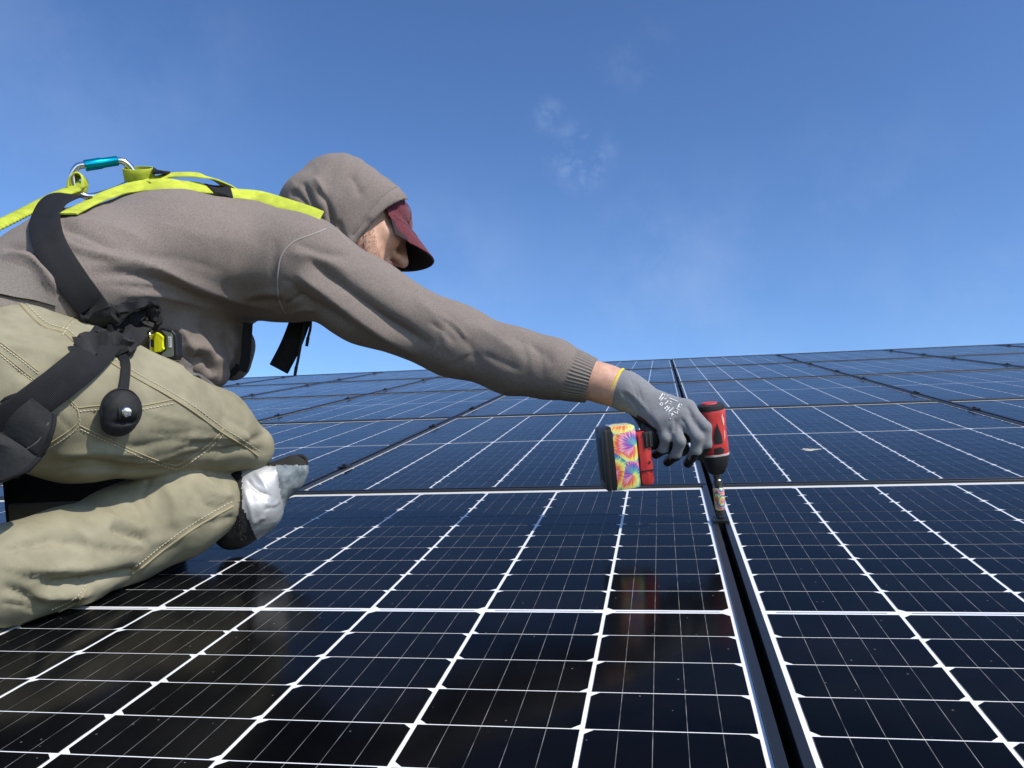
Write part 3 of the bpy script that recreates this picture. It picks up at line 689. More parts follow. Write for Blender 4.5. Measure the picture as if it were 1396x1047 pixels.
hd_folds = [([(412, 246), (420, 265), (432, 290), (440, 305)], 5, -.010), ([(434, 258), (446, 278), (452, 300), (453, 312)], 5, -.013), ([(428, 240), (440, 262), (444, 290)], 6, .008), ([(395, 262), (408, 268), (424, 288)], 5, -.008),
            ([(476, 238), (486, 252), (492, 268)], 7, -.005), ([(505, 296), (490, 312), (478, 326)], 6, -.006), ([(460, 300), (466, 318), (474, 332)], 5, -.007), ([(548, 252), (528, 262), (508, 284), (490, 306)], 3, -.003), ([(400, 250), (415, 240), (432, 228)], 8, -.004)]
vO = folds(vO, fO, hd_folds); vO = vO+vnormals(vO, fO)*(wob(vO, 34, 21)*.0026)[:, None]
hood = part('hood', vO, fO, m_hood, hoodie)
bO = bvh_of(vO, fO)
seam(bO, [(552, 250), (532, 259), (513, 276), (497, 298), (482, 318)], .0011, m_hood, hood, 'rim_stitch')
# ------------------------------------------------------------------ glove
def sd_glove(P):
    d = chain(P, [at(839, 527.5, .492), at(852, 533, .490), at(872, 541, .485)], [.0315, .0335, .031], .02)
    for c, rr in hand_fingers: d = smin(d, chain(P, c, [rr[0]*1.06]+[rr[1]*.95]+[q*.93 for q in rr[2:]], .004), .006)
    d = smin(d, chain(P, [hand_fingers[0][0][1], hand_fingers[1][0][1], hand_fingers[2][0][1], hand_fingers[3][0][1]], [.0150, .0152, .0148, .0140], .01), .012)
    cut = (P-at(839, 527.5, .492))@nrm(at(839, 527.5, .492)-at(870, 541, .486))
    return smax(d, cut, .002)
vG, fG = nets(sd_glove, (-.24, .38, .06), (.03, .58, .34), .0022)
vG = relax(vG, fG, 2, .5)
gl_folds = [([(846, 534), (862, 548), (872, 562)], 3, -.0022), ([(852, 530), (870, 545), (884, 562)], 3, .0018), ([(893, 606), (903, 590), (912, 575)], 3, .0025), ([(880, 566), (892, 580), (896, 600)], 4, -.0028), ([(918, 590), (921, 580), (920, 570)], 3, -.0025), ([(938, 590), (934, 578), (928, 570)], 3, -.0022), ([(944, 572), (941, 562), (936, 554)], 3, -.0022), ([(858, 514), (866, 530), (870, 548)], 2.5, -.0012), ([(864, 517), (872, 534), (876, 552)], 2.5, -.0012)]
vG = folds(vG, fG, gl_folds)
m_knit = mat('grey_knit', (.16, .165, .18), .9, 0, .2, sheen=.1); noise_col(m_knit, (.15, .155, .168), (.235, .24, .255), 700, 3); noise_bump(m_knit, 1500, .5, .0005, 2)
m_nitrile = mat('black_coating', (.012, .012, .013), .55, 0, .4); noise_bump(m_nitrile, 900, .4, .0006)
nG = vnormals(vG, fG); fcen = vG[fG].mean(1); fnor = nrm_ = nG[fG].mean(1); fpx = pix(fcen)
palm = (fnor@V(-.15, .25, -.95) > .30) | ((fpx[:, 1] > 600) & (fnor@V(-.3, -.1, -.9) > -.05) & (fnor[:, 2] < .05) & (fcen[:, 1] > .442)) | (fcen[:, 1] > .512)
palm &= fpx[:, 0] > 868
glove = part('glove', vG, fG[~palm], m_knit, person); part('palm_coating', vG, fG[palm], m_nitrile, glove)
pv, pf = nets(lambda P: smin(chain(P, [at(868, 552, .505), at(888, 578, .502), at(910, 604, .498), at(930, 612, .498)], [.020, .0205, .018, .014], .01), chain(P, [at(868, 552, .505), at(900, 575, .515), at(930, 590, .520)], [.018, .016, .012], .01), .01), (-.24, .38, .06), (.03, .60, .34), .0026)
part('palm_coating', relax(pv, pf, 1), pf, m_nitrile, glove)
gc = at(839, 527.5, .492); ga = nrm(at(870, 541, .486)-gc); gu = nrm(np.cross(ga, UPZ)); gw = np.cross(ga, gu)
m_trim = mat('yellow_trim', (.62, .52, .03), .8)
gq = vG-gc; gk = np.abs(gq@ga) < .004; gang = np.arctan2(gq@gw, gq@gu); grad = np.hypot(gq@gw, gq@gu); trim = []
for a in np.linspace(-math.pi, math.pi, 48, endpoint=False):
    sel = gk & (np.abs((gang-a+math.pi) % (2*math.pi)-math.pi) < .14); r = grad[sel].max() if sel.any() else .033; trim.append((a, r))
MB().tube([gc+r*(math.cos(a)*gu+math.sin(a)*gw) for a, r in trim], .0023, 8, closed=True).build('cuff_trim', m_trim, glove)
# worn white print on the back of the glove
bG = bvh_of(vG, fG); m_print = mat('white_print', (.8, .8, .8), .7)
ps = lambda u, v: (885+u/23.26, 530+v/23.26)
mbp = MB()
for st in ([(430, 150), (310, 340)], [(450, 270), (360, 375)], [(380, 440), (330, 500), (390, 530), (430, 470), (380, 440)], [(480, 340), (540, 300)], [(490, 490), (550, 440), (600, 380)], [(640, 300), (760, 350), (910, 410)], [(650, 400), (720, 430)], [(640, 480), (700, 500)],
           [(600, 540), (480, 630)], [(560, 570), (600, 640), (520, 710)], [(480, 630), (540, 650)], [(650, 580), (600, 640)], [(770, 600), (620, 740)], [(700, 660), (640, 700)], [(680, 800), (780, 830)], [(740, 770), (710, 870)], [(640, 800), (600, 810)], [(780, 730), (850, 780)], [(960, 480), (900, 600)], [(850, 620), (960, 690)], [(1000, 490), (1040, 530)], [(900, 700), (880, 790)], [(930, 560), (990, 600)], [(660, 940), (668, 960)], [(560, 220), (590, 240)], [(470, 180), (490, 220)]):
    P = [hit(bG, *ps(*q), .0003)[0] for q in catmull(st, 4)]
    P = [q for q in P if q is not None]
    if len(P) > 1: mbp.tube(P, .00085, 5)
mbp.build('print', m_print, glove)

# ------------------------------------------------------------------ impact driver
TIP = V(.001, .498, .013); DA = nrm(V(-.055, -.004, 1)); DH = nrm(V(-.95, -.28, -.10)); DH = nrm(DH-DA*(DH@DA)*.6); DS = nrm(np.cross(DA, DH))   # axis, grip, side towards the photographer
if DS[1] > 0: DS = -DS
m_red = mat('red_plastic', (.52, .035, .035), .42, 0, .5); noise_col(m_red, (.42, .026, .028), (.58, .05, .046), 30, 6); noise_bump(m_red, 700, .12, .0004)
m_blk = mat('black_rubber', (.013, .013, .014), .6); noise_bump(m_blk, 600, .25, .0005)
m_blkp = mat('black_plastic', (.016, .016, .018), .38); m_metal = mat('dark_steel', (.22, .21, .20), .35, 1.); m_bright = mat('bright_steel', (.62, .62, .62), .22, 1.)
def tie_dye(name, scale):
    m = mat(name, (.8, .2, .3), .35, 0, .5, .3, .1); t, b = nodes(m); tcn = N(t, 'ShaderNodeTexCoord'); vo = N(t, 'ShaderNodeTexVoronoi'); vo.inputs['Scale'].default_value = scale; vo.inputs['Randomness'].default_value = .75
    t.links.new(tcn.outputs['Object'], vo.inputs['Vector'])
    sc = N(t, 'ShaderNodeVectorMath', operation='SCALE'); sc.inputs['Scale'].default_value = 1.0; t.links.new(tcn.outputs['Object'], sc.inputs[0])
    sb = N(t, 'ShaderNodeVectorMath', operation='SUBTRACT'); t.links.new(sc.outputs[0], sb.inputs[0]); t.links.new(vo.outputs['Position'], sb.inputs[1])
    sx = N(t, 'ShaderNodeSeparateXYZ'); t.links.new(sb.outputs[0], sx.inputs[0])
    an = N(t, 'ShaderNodeMath', operation='ARCTAN2'); t.links.new(sx.outputs[2], an.inputs[0]); t.links.new(sx.outputs[0], an.inputs[1])
    nz = N(t, 'ShaderNodeTexNoise'); nz.noise_dimensions = '1D'; nz.inputs['Scale'].default_value = 7; nz.inputs['Detail'].default_value = 3; t.links.new(an.outputs[0], nz.inputs['W'])
    ma = N(t, 'ShaderNodeMath', operation='MULTIPLY_ADD'); ma.inputs[1].default_value = .16; t.links.new(an.outputs[0], ma.inputs[0])         # spiral
    m2 = N(t, 'ShaderNodeMath', operation='MULTIPLY_ADD'); m2.inputs[1].default_value = .55; t.links.new(nz.outputs[0], m2.inputs[0])
    ds = N(t, 'ShaderNodeMath', operation='MULTIPLY'); ds.inputs[1].default_value = 2.1; t.links.new(vo.outputs['Distance'], ds.inputs[0])
    t.links.new(ds.outputs[0], m2.inputs[2]); t.links.new(m2.outputs[0], ma.inputs[2])
    fr = N(t, 'ShaderNodeMath', operation='FRACT'); t.links.new(ma.outputs[0], fr.inputs[0])
    cr = N(t, 'ShaderNodeValToRGB'); e = cr.color_ramp.elements; e[0].position = 0; e[0].color = (.75, .06, .10, 1); e[1].position = 1; e[1].color = (.75, .06, .10, 1)
    for p, c in ((.12, (.80, .17, .04)), (.26, (.85, .68, .10)), (.40, (.75, .80, .30)), (.50, (.10, .52, .16)), (.60, (.03, .27, .55)), (.70, (.06, .05, .38)), (.80, (.55, .10, .40)), (.90, (.85, .45, .50))):
        x = e.new(p); x.color = (*c, 1)
    t.links.new(fr.outputs[0], cr.inputs[0])
    n2 = N(t, 'ShaderNodeTexNoise'); n2.noise_dimensions = '1D'; n2.inputs['Scale'].default_value = 16; n2.inputs['Detail'].default_value = 2; t.links.new(an.outputs[0], n2.inputs['W'])
    mr = N(t, 'ShaderNodeMapRange'); mr.inputs['From Min'].default_value = .55; mr.inputs['From Max'].default_value = .72; mr.inputs['To Max'].default_value = .55; t.links.new(n2.outputs[0], mr.inputs[0])
    mw = N(t, 'ShaderNodeMixRGB'); mw.inputs[2].default_value = (.85, .83, .82, 1); t.links.new(mr.outputs[0], mw.inputs[0]); t.links.new(cr.outputs[0], mw.inputs[1]); t.links.new(mw.outputs[0], b.inputs['Base Color'])
    return m
m_dye = tie_dye('tie_dye_wrap', 17); m_dye2 = tie_dye('tie_dye_tape', 42)
drv = thing('impact_driver', TIP, 'red and black impact driver with tie-dye wrapped battery, held upright on the seam', 'impact driver')
dp = lambda h, g=0., s=0.: TIP+DA*h+DH*g+DS*s
# motor housing: rounded, slightly waisted, flattened sides
def sweep(prof, name, m, parent, n=36, ex=2.6, c0=None, ax=None, ux=None, label=None):
    """stack of superellipse sections: (height, half width along the grip, half width across, offset along the grip)"""
    ax = DA if ax is None else ax; ux = DH if ux is None else ux; wx = np.cross(ax, ux); c0 = TIP if c0 is None else c0; v = []
    for h, a, b, o in prof:
        for j in range(n):
            t = 2*math.pi*j/n; c, s = math.cos(t), math.sin(t); a_, b_ = (a*.89, b*.89) if ax is DA else (a, b); v.append(c0+ax*h+ux*(o+a_*np.sign(c)*abs(c)**(2/ex))+wx*(b_*np.sign(s)*abs(s)**(2/ex)))
    f = [(i*n+j, i*n+(j+1) % n, (i+1)*n+(j+1) % n, (i+1)*n+j) for i in range(len(prof)-1) for j in range(n)]
    f.append(tuple(range(n-1, -1, -1))); f.append(tuple(range((len(prof)-1)*n, len(prof)*n)))
    return part(name, v, f, m, parent, sharp=40, label=label)
hs = sweep([(.112, .024, .0245, 0), (.118, .027, .0270, 0), (.135, .0272, .0272, 0), (.150, .0262, .0262, 0), (.168, .0258, .0258, 0), (.186, .0268, .0265, 0), (.196, .0272, .0268, 0), (.1985, .0262, .0258, 0)], 'housing', m_red, drv)
sweep([(.1965, .0272, .0270, .001), (.201, .0276, .0274, .001), (.2055, .0270, .0268, .001), (.208, .0225, .0225, .001)], 'rear_cap', m_blk, drv)
sweep([(.2078, .0165, .0165, .003), (.2105, .0155, .0155, .003), (.2115, .0105, .0105, .003)], 'cap_badge', m_red, drv)
sweep([(.078, .012, .012, 0), (.082, .0165, .0165, 0), (.092, .0215, .0215, 0), (.104, .0258, .0255, 0), (.1125, .0270, .0265, 0), (.1135, .0255, .025, 0)], 'nose', m_blk, drv)
sweep([(.1128, .0272, .0268, 0), (.1145, .0276, .0272, 0), (.1165, .0274, .0270, 0)], 'nose_ring', mat('pale_trim', (.50, .42, .40), .5), drv)
# inlays on the near side of the housing
def inlay(poly, name, m, parent, r=.0272, dr=.0006):
    r = r*.905
    hs_ = [q[0] for q in poly]; h0, h1 = min(hs_), max(hs_); R_, C_ = 12, 6; v = []; n = len(poly)
    for i in range(R_+1):
        h = h0+(h1-h0)*(.002+.996*i/R_); xs = []
        for k in range(n):
            (ha, aa), (hb, ab) = poly[k], poly[(k+1) % n]
            if (ha-h)*(hb-h) <= 0 and ha != hb: xs.append(aa+(ab-aa)*(h-ha)/(hb-ha))
        a0, a1 = (min(xs), max(xs)) if xs else (0, 0)
        for j in range(C_+1):
            a = a0+(a1-a0)*j/C_; v.append(TIP+DA*h+(r+dr)*(math.cos(a)*DS+math.sin(a)*(-DH)))
    f = [(i*(C_+1)+j, i*(C_+1)+j+1, (i+1)*(C_+1)+j+1, (i+1)*(C_+1)+j) for i in range(R_) for j in range(C_)]
    return part(name, v, f, m, parent, True)
inlay([(.175, -.02), (.150, .30), (.137, .33), (.137, -.32), (.146, -.33)], 'vent', m_blkp, hs, .0272)
inlay([(.128, -.50), (.1305, .10), (.124, .45), (.1185, .30), (.1185, -.50)], 'lower_grip', m_blkp, hs, .0272)
inlay([(.185, .42), (.190, .52), (.186, .66), (.174, .68), (.166, .58), (.172, .50)], 'worn_mark', mat('worn_mark', (.72, .38, .30), .5), hs, .0272)
inlay([(.160, .56), (.158, .66), (.140, .62), (.132, .50), (.136, .46), (.148, .54)], 'worn_mark', bpy.data.materials['worn_mark'], hs, .0272)
# grip, trigger, foot and battery
sweep([(.010, .022, .017, 0), (.035, .0205, .0165, 0), (.065, .0205, .0165, 0), (.095, .0215, .017, 0), (.130, .026, .019, 0)], 'handle', m_blk, drv, c0=dp(.163), ax=DH, ux=DA)
sweep([(.020, .010, .006, -.020), (.028, .012, .0065, -.021), (.040, .010, .006, -.020)], 'trigger', m_red, drv, c0=dp(.150), ax=DH, ux=DA)
ft = MB()
def rbox(c, hx, hy, hz, bev): return MB().obox(c, DH, DA, DS, hx, hy, hz, bev)
fc = dp(.128, .131)
foot = rbox(dp(.128, .137), .0135, .049, .029, .011).build('foot', m_red, drv)
rbox(dp(.163, .131, .0265), .0085, .0145, .004, .002).build('belt_rail', m_blkp, foot)
for k in (-1, 1): MB().tube([dp(.150, .131+.0035*k, .0312), dp(.176, .131+.0035*k, .0312)], .0012, 6).build('rail_wire', m_bright, foot)
rbox(dp(.108, .137, .0284), .0125, .0008, .0015, 0).build('foot_groove', m_blkp, foot)
MB().lathe(dp(.122, .1320, .0290), DS, [(0, .0022), (.001, .0022)], 10).build('screw', m_blkp, foot)
BATH = dp(.136, .181)
bat = rbox(BATH, .0290, .0570, .0330, .009).build('battery', m_blkp, drv)
rbox(dp(.136, .1765), .0255, .0575, .0336, .009).build('tie_dye_wrap', m_dye, bat)
rbox(dp(.136, .2080), .0055, .0560, .0325, .005).build('battery_base', m_blkp, bat)
rbox(dp(.135, .2120), .0022, .0400, .0170, .0018).build('base_recess', m_blk, bat)
# chuck, bit and taped socket
MB().lathe(dp(.052), DA, [(0, .0035), (.005, .0075), (.014, .0080), (.016, .0065), (.020, .0072), (.027, .0078), (.0275, .006)], 24).build('chuck', m_metal, drv)
MB().lathe(dp(.040), DA, [(0, .0036), (.016, .0036)], 6).build('bit_shank', m_bright, drv)
MB().lathe(dp(.0), DA, [(0, .0052), (.002, .0072), (.008, .0078), (.044, .0088), (.052, .0088), (.054, .006)], 24).build('socket', m_metal, drv)
MB().lathe(dp(.011), DA, [(0, .0090), (.001, .0094), (.034, .0102), (.040, .0102), (.041, .0095)], 24).build('socket_tape', m_dye2, drv)
# ------------------------------------------------------------------ webbing
def web_material(name, c, rib=True, freq=900., rough=.75):
    m = mat(name, c, rough, 0, .25); t, b = nodes(m); uvn = N(t, 'ShaderNodeUVMap'); wv = N(t, 'ShaderNodeTexWave'); wv.bands_direction = 'Y'; wv.inputs['Scale'].default_value = freq/6.2832; wv.inputs['Distortion'].default_value = .4
    t.links.new(uvn.outputs[0], wv.inputs['Vector']); bp = N(t, 'ShaderNodeBump'); bp.inputs['Strength'].default_value = .5; bp.inputs['Distance'].default_value = .0008
    t.links.new(wv.outputs['Fac'], bp.inputs['Height']); t.links.new(bp.outputs[0], b.inputs['Normal'])
    nz = N(t, 'ShaderNodeTexNoise'); nz.inputs['Scale'].default_value = 45; nz.inputs['Detail'].default_value = 5; t.links.new(uvn.outputs[0], nz.inputs['Vector'])
    cr = N(t, 'ShaderNodeValToRGB'); cr.color_ramp.elements[0].position = .3; cr.color_ramp.elements[1].position = .7
    cr.color_ramp.elements[0].color = (*[q*.78 for q in c], 1); cr.color_ramp.elements[1].color = (*[min(1, q*1.18) for q in c], 1); t.links.new(nz.outputs[0], cr.inputs[0]); t.links.new(cr.outputs[0], b.inputs['Base Color'])
    return m
m_webb = web_material('black_webbing', (.0105, .011, .013)); m_weby = web_material('yellow_webbing', (.47, .53, .055), freq=1400); m_webg = web_material('grey_webbing', (.13, .118, .108))
m_pad = mat('black_pad_fabric', (.0085, .009, .010), .8); noise_bump(m_pad, 60, .5, .004, 5); m_silver = mat('polished_steel', (.72, .72, .71), .16, 1.); m_teal = mat('teal_anodised', (.0, .30, .42), .24, .85)
def strap(P, Nn, width, th, name, m, parent, n=None, wprof=None):
    """flat webbing along points P whose broad side faces Nn"""
    P = np.array(P); Nn = np.array(Nn); k = len(P); T = np.gradient(P, axis=0); T /= np.linalg.norm(T, axis=1)[:, None]+1e-12; v = []; uv = []; L_ = np.r_[0, np.cumsum(np.linalg.norm(np.diff(P, axis=0), axis=1))]
    for i in range(k):
        b = nrm(np.cross(T[i], Nn[i])); nn = nrm(np.cross(b, T[i])); w = width/2*(wprof[i] if wprof is not None else 1.)
        for s, z in ((-1, th/2), (-.92, th), (-.33, th), (.33, th), (.92, th), (1, th/2), (1, -th/2), (-1, -th/2)):
            v.append(P[i]+b*w*s+nn*z); uv.append((s*width/2, L_[i]))
    q = 8; f = [(i*q+j, (i+1)*q+j, (i+1)*q+(j+1) % q, i*q+(j+1) % q) for i in range(k-1) for j in range(q)]
    f += [tuple(range(q)), tuple(range(k*q-1, (k-1)*q-1, -1))]
    return part(name, v, f, m, parent, True, uv, sharp=50)
def smoothn(a, it=3):
    a = np.array(a, float)
    for _ in range(it): b = a.copy(); b[1:-1] = (a[:-2]+2*a[1:-1]+a[2:])/4; a = b
    return a
bAll = BVHTree.FromPolygons([tuple(q) for q in vH]+[tuple(q) for q in vT], [tuple(map(int, q)) for q in fH]+[tuple(int(k)+len(vH) for k in q) for q in fT])
def worn(pts, width, th, name, m, parent, off=.004, n=8, it=6):
    P, Nn = on(bAll, pts, off, n); P = smoothn(P, it); Nn = smoothn(Nn, it*3); return strap(P, Nn, width, th, name, m, parent)
har = thing('safety_harness', tuple(torso[1]), 'black and yellow fall-arrest harness strapped round the worker', 'harness')
# main black strap from the back plate down over the side to the hip
top = [at(112, 268, .20), at(92, 266, .17), at(72, 276, .135)]
P, Nn = on(bAll, [(62, 305), (68, 335), (92, 375), (116, 408), (138, 436)], .006, 8)
Pm = np.concatenate([catmull(top+[P[0]], 6)[:-1], P]); Nm = np.concatenate([[nrm(V(.1, -.35, .95))]*6, [nrm(V(.2, -.7, .7))]*6, [nrm(V(.25, -.9, .3))]*6, Nn])
strap(smoothn(Pm, 4), smoothn(Nm, 16), .046, .0016, 'side_strap', m_webb, har)
# yellow straps along the top of the back
def ridge_pts(pts, dY=.0):
    out = []
    for x, y in pts:
        p = None
        for k in range(2, 60, 2):
            p, nn = hit(bH, x, y+k)
            if p is not None: break
        out.append(at(x, y, (p[1] if p is not None else .3)-dY))
    return out
yp = ridge_pts(catmull([(438, 296), (415, 287), (380, 276), (346, 266), (316, 264), (285, 258), (255, 253), (225, 251), (185, 254), (150, 264), (118, 279), (92, 292)], 5), .008)
yn = [nrm(V(.15, -.75, .65))]*len(yp)
yp = smoothn(yp, 6); strap(yp, yn, .030, .0018, 'shoulder_strap', m_weby, har)
yp2 = ridge_pts(catmull([(316, 258), (296, 246), (272, 239), (250, 238), (225, 240), (200, 248)], 5), .002)
strap(smoothn(yp2, 6), [nrm(V(.1, -.5, .85))]*len(yp2), .022, .0018, 'back_strap', m_weby, har)
# black keepers
ik = np.nonzero((pix(yp)[:, 0] > 284) & (pix(yp)[:, 0] < 318))[0]; strap(yp[ik]+nrm(V(.15, -.75, .65))*.002, [nrm(V(.15, -.75, .65))]*len(ik), .034, .0025, 'keeper', m_webb, har)
kp = ridge_pts([(208, 233), (216, 234), (226, 236)], .006); strap(kp, [nrm(V(.1, -.7, .7))]*3, .018, .003, 'keeper', m_webb, har)
# loop of webbing that takes the carabiner
lc = at(190, 239, .30); lu, lw = nrm(V(.95, .25, -.05)), nrm(V(.1, .9, .35)); lp, ln_ = [], []
for a in np.linspace(0, 2*math.pi, 41):
    d = lu*math.cos(a)*.024+lw*math.sin(a)*.015; lp.append(lc+d); ln_.append(nrm(d))
strap(lp, ln_, .026, .0016, 'dorsal_loop', m_weby, har)
# hip: padded fittings, leg strap and thigh pad
worn([(146, 462), (128, 484), (92, 512), (52, 541), (10, 572), (-30, 600)], .048, .0018, 'leg_strap', m_webb, har, .010)
def blob(cs, rs, name, m, parent, h=.0035, k=.012, fl=None, seed=1, amp=.0012):
    cs = [np.asarray(c) for c in cs]; lo = np.min(cs, 0)-max(rs)*1.5; hi = np.max(cs, 0)+max(rs)*1.5
    v, f = nets(lambda P: chain(P, cs, rs, k) if len(cs) > 1 else np.linalg.norm(P-cs[0], axis=1)-rs[0], lo, hi, h); v = relax(v, f, 1)
    if fl: v = folds(v, f, fl)
    v = v+vnormals(v, f)*(wob(v, 120, seed)*amp)[:, None]; return part(name, v, f, m, parent)
def surf(x, y, off): 
    p, n = hit(bAll, x, y, 0); return p+nrm(CC-p)*off
def crumple(pts, width, th, name, m, seed, twist=0.):
    r = np.random.default_rng(seed); P = catmull([surf(x, y, o) for x, y, o in pts], 7); n0 = nrm(CC-P[0]); T = np.gradient(P, axis=0); Nn = []
    for i in range(len(P)):
        a = twist*math.sin(i*.5+seed)+.15*r.normal(); t_ = nrm(T[i]); b = nrm(np.cross(t_, n0)); Nn.append(nrm(n0*math.cos(a)+b*math.sin(a)))
    w = 1+.12*np.sin(np.arange(len(P))*.9+seed); return strap(smoothn(P+r.normal(size=P.shape)*.0012, 1), smoothn(Nn, 2), width, th, name, m, har, wprof=w)
crumple([(106, 477, .012), (122, 471, .016), (140, 467, .018), (156, 470, .018), (170, 476, .014)], .036, .006, 'strap_sleeve', m_pad, 2, .3)
crumple([(126, 418, .012), (134, 430, .014), (142, 446, .016)], .046, .005, 'strap_sleeve', m_pad, 3, .15)
crumple([(162, 482, .012), (174, 468, .018), (188, 450, .022), (198, 438, .020)], .030, .007, 'buckle_sleeve', m_pad, 4, .25)
crumple([(140, 440, .010), (152, 430, .016), (166, 421, .018), (184, 415, .018), (200, 414, .014), (214, 421, .010)], .016, .005, 'webbing_roll', m_webb, 5, .6)
crumple([(150, 452, .010), (164, 446, .014), (180, 436, .014), (196, 428, .012)], .020, .004, 'strap_end', m_webb, 8, .4)
crumple([(200, 424, .014), (208, 426, .018), (213, 434, .018), (208, 446, .016)], .020, .006, 'strap_end', m_pad, 6, .4)
pp = catmull([surf(56, 552, .016), surf(36, 572, .018), surf(18, 596, .018), surf(0, 622, .016), surf(-14, 640, .014)], 8); pn3 = [nrm(nrm(CC-q)*.7+V(.2, -.4, .5)) for q in pp]
wp = np.clip(np.sqrt(np.sin(np.linspace(.25, 2.9, len(pp)))), .3, 1); strap(pp, pn3, .088, .006, 'leg_pad', m_pad, har, wprof=wp)
bb = [nrm(np.cross(np.gradient(pp, axis=0)[i], pn3[i])) for i in range(len(pp))]
for sg in (-1, 1): MB().tube([pp[i]+bb[i]*sg*.044*wp[i]+np.array(pn3[i])*.003 for i in range(len(pp))], .0035, 8).build('pad_binding', m_webb, har)
MB().tube(catmull([pp[4]+bb[4]*.026, pp[14]+bb[14]*.030, pp[24]+bb[24]*.020, pp[24]-bb[24]*.020, pp[14]-bb[14]*.030, pp[4]-bb[4]*.026], 6)+np.array(pn3[14])*.0062, .0012, 6).build('pad_stitching', m_webg, har)
worn([(62, 560), (50, 585), (34, 618), (8, 650), (-10, 668)], .020, .0016, 'leg_strap_tail', m_webb, har, .012)
# quick-connect buckle
bc = surf(226, 470, 0); bc = bc+nrm(CC-bc)*.030; bx_, by_ = nrm(at(246, 471, .2)-at(206, 469, .2)), nrm(at(226, 446, .2)-at(226, 494, .2)); bz_ = nrm(np.cross(bx_, by_)); bz_ = bz_ if bz_@(CC-bc) > 0 else -bz_
bp2 = lambda u, v, w=0.: bc+bx_*(u-226)*.00122+by_*(470-v)*.00122+bz_*w
def plate(poly, z0, z1, name, m, parent, bev=.0):
    n = len(poly); c = np.mean([bp2(*q) for q in poly], 0); v = [bp2(x, y, z0) for x, y in poly]+[bp2(x, y, z1-bev) for x, y in poly]
    if bev: v += [bp2(x, y, z1)+nrm(c-bp2(x, y, z1))*bev for x, y in poly]
    f = [tuple(range(n))[::-1]]; k = 2 if not bev else 3
    for l in range(k-1): f += [(l*n+i, l*n+(i+1) % n, (l+1)*n+(i+1) % n, (l+1)*n+i) for i in range(n)]
    f.append(tuple(range((k-1)*n, k*n))); return part(name, v, f, m, parent, False)
bk = plate([(214, 452), (222, 446), (238, 449), (244, 455), (246, 484), (243, 491), (226, 492), (214, 486)], -.012, .006, 'buckle', m_blkp, har, .002)
plate([(223, 450), (237, 453), (240, 457), (241, 484), (239, 486), (227, 487), (223, 483), (231, 477), (231, 457)], .006, .0075, 'buckle_rim', mat('grey_green_edge', (.16, .19, .16), .4), bk)
m_tongue = mat('yellow_plastic', (.72, .74, .02), .35)
plate([(213, 456), (217, 453), (222, 455), (227, 459), (226, 464), (226.5, 472), (228, 476), (223, 480), (214, 481)], .006, .012, 'release_tab', m_tongue, bk, .0015)
plate([(206.5, 456), (213, 456), (213, 463.5), (207, 463.5)], .004, .010, 'tab_prong', m_tongue, bk, .001); plate([(207, 474), (213.5, 474), (213.5, 482), (207.5, 482)], .004, .010, 'tab_prong', m_tongue, bk, .001)
lb = plate([(233.5, 458), (238, 458), (238.5, 473), (234.5, 473)], .0075, .0082, 'label', mat('white_label', (.75, .75, .78), .5), bk)
for k in range(4): plate([(235, 460+k*3.1), (237, 460+k*3.1), (237, 460.7+k*3.1), (235, 460.7+k*3.1)], .0082, .0086, 'label_mark', m_blkp, lb)
MB().tube(catmull([bp2(203, 452, .004), bp2(206, 458, .008), bp2(206, 474, .008), bp2(204, 484, .006), bp2(196, 490, .0), bp2(186, 490, -.004)], 6), .0016, 8).build('buckle_bar', m_silver, bk)
# grey strap with a ladder-lock lying along the thigh, and straps hanging from the chest
P1 = [surf(240, 490, .004), surf(254, 502, .006), at(272, 516, .22), at(300, 539, .265), at(320, 553, .29)]
strap(catmull(P1, 6), [nrm(V(.3, -.7, .6))]*25, .022, .0016, 'waist_strap', m_webg, har)
MB().obox(at(310, 543, .268), nrm(at(330, 560, .28)-at(305, 537, .28)), nrm(V(.3, -.6, .7)), nrm(np.cross(at(330, 560, .28)-at(305, 537, .28), V(.3, -.6, .7))), .010, .004, .012, .002).build('adjuster', m_blkp, har)
MB().obox(at(327, 557, .28), nrm(at(330, 560, .28)-at(305, 537, .28)), nrm(V(.3, -.6, .7)), nrm(np.cross(at(330, 560, .28)-at(305, 537, .28), V(.3, -.6, .7))), .012, .0045, .012, .002).build('adjuster', m_blkp, har)
MB().tube([at(306, 541, .265), at(332, 562, .28)], .0025, 6).build('adjuster_bar', m_blkp, har)
strap(catmull([at(412, 428, .50), at(404, 452, .495), at(394, 476, .49), at(380, 503, .488)], 5), [nrm(V(.3, -.9, .1))]*16, .040, .003, 'chest_strap', m_webb, har)
strap(catmull([at(338, 440, .42), at(336, 470, .42), at(334, 492, .42), at(330, 506, .42)], 4), [nrm(V(.3, -.9, .1))]*13, .018, .003, 'chest_strap', m_webb, har)
strap([at(326, 498, .42), at(318, 508, .42), at(308, 514, .42)], [nrm(V(.3, -.9, .1))]*3, .012, .003, 'chest_strap', m_webb, har)
m_cord = mat('black_cord', (.012, .012, .013), .7)
for pts in ([(418, 430), (410, 470), (406, 492), (404, 500)], [(424, 432), (423, 448), (420, 460)]):
    MB().tube(catmull([at(x, y, .47) for x, y in pts], 5), .0028, 8).build('drawcord', m_cord, hoodie)
    a, b = at(*pts[-1], .47), at(pts[-1][0]-2, pts[-1][1]+12, .47); MB().tube([a, b], [.0034, .003], 8).build('cord_tip', m_cord, hoodie)

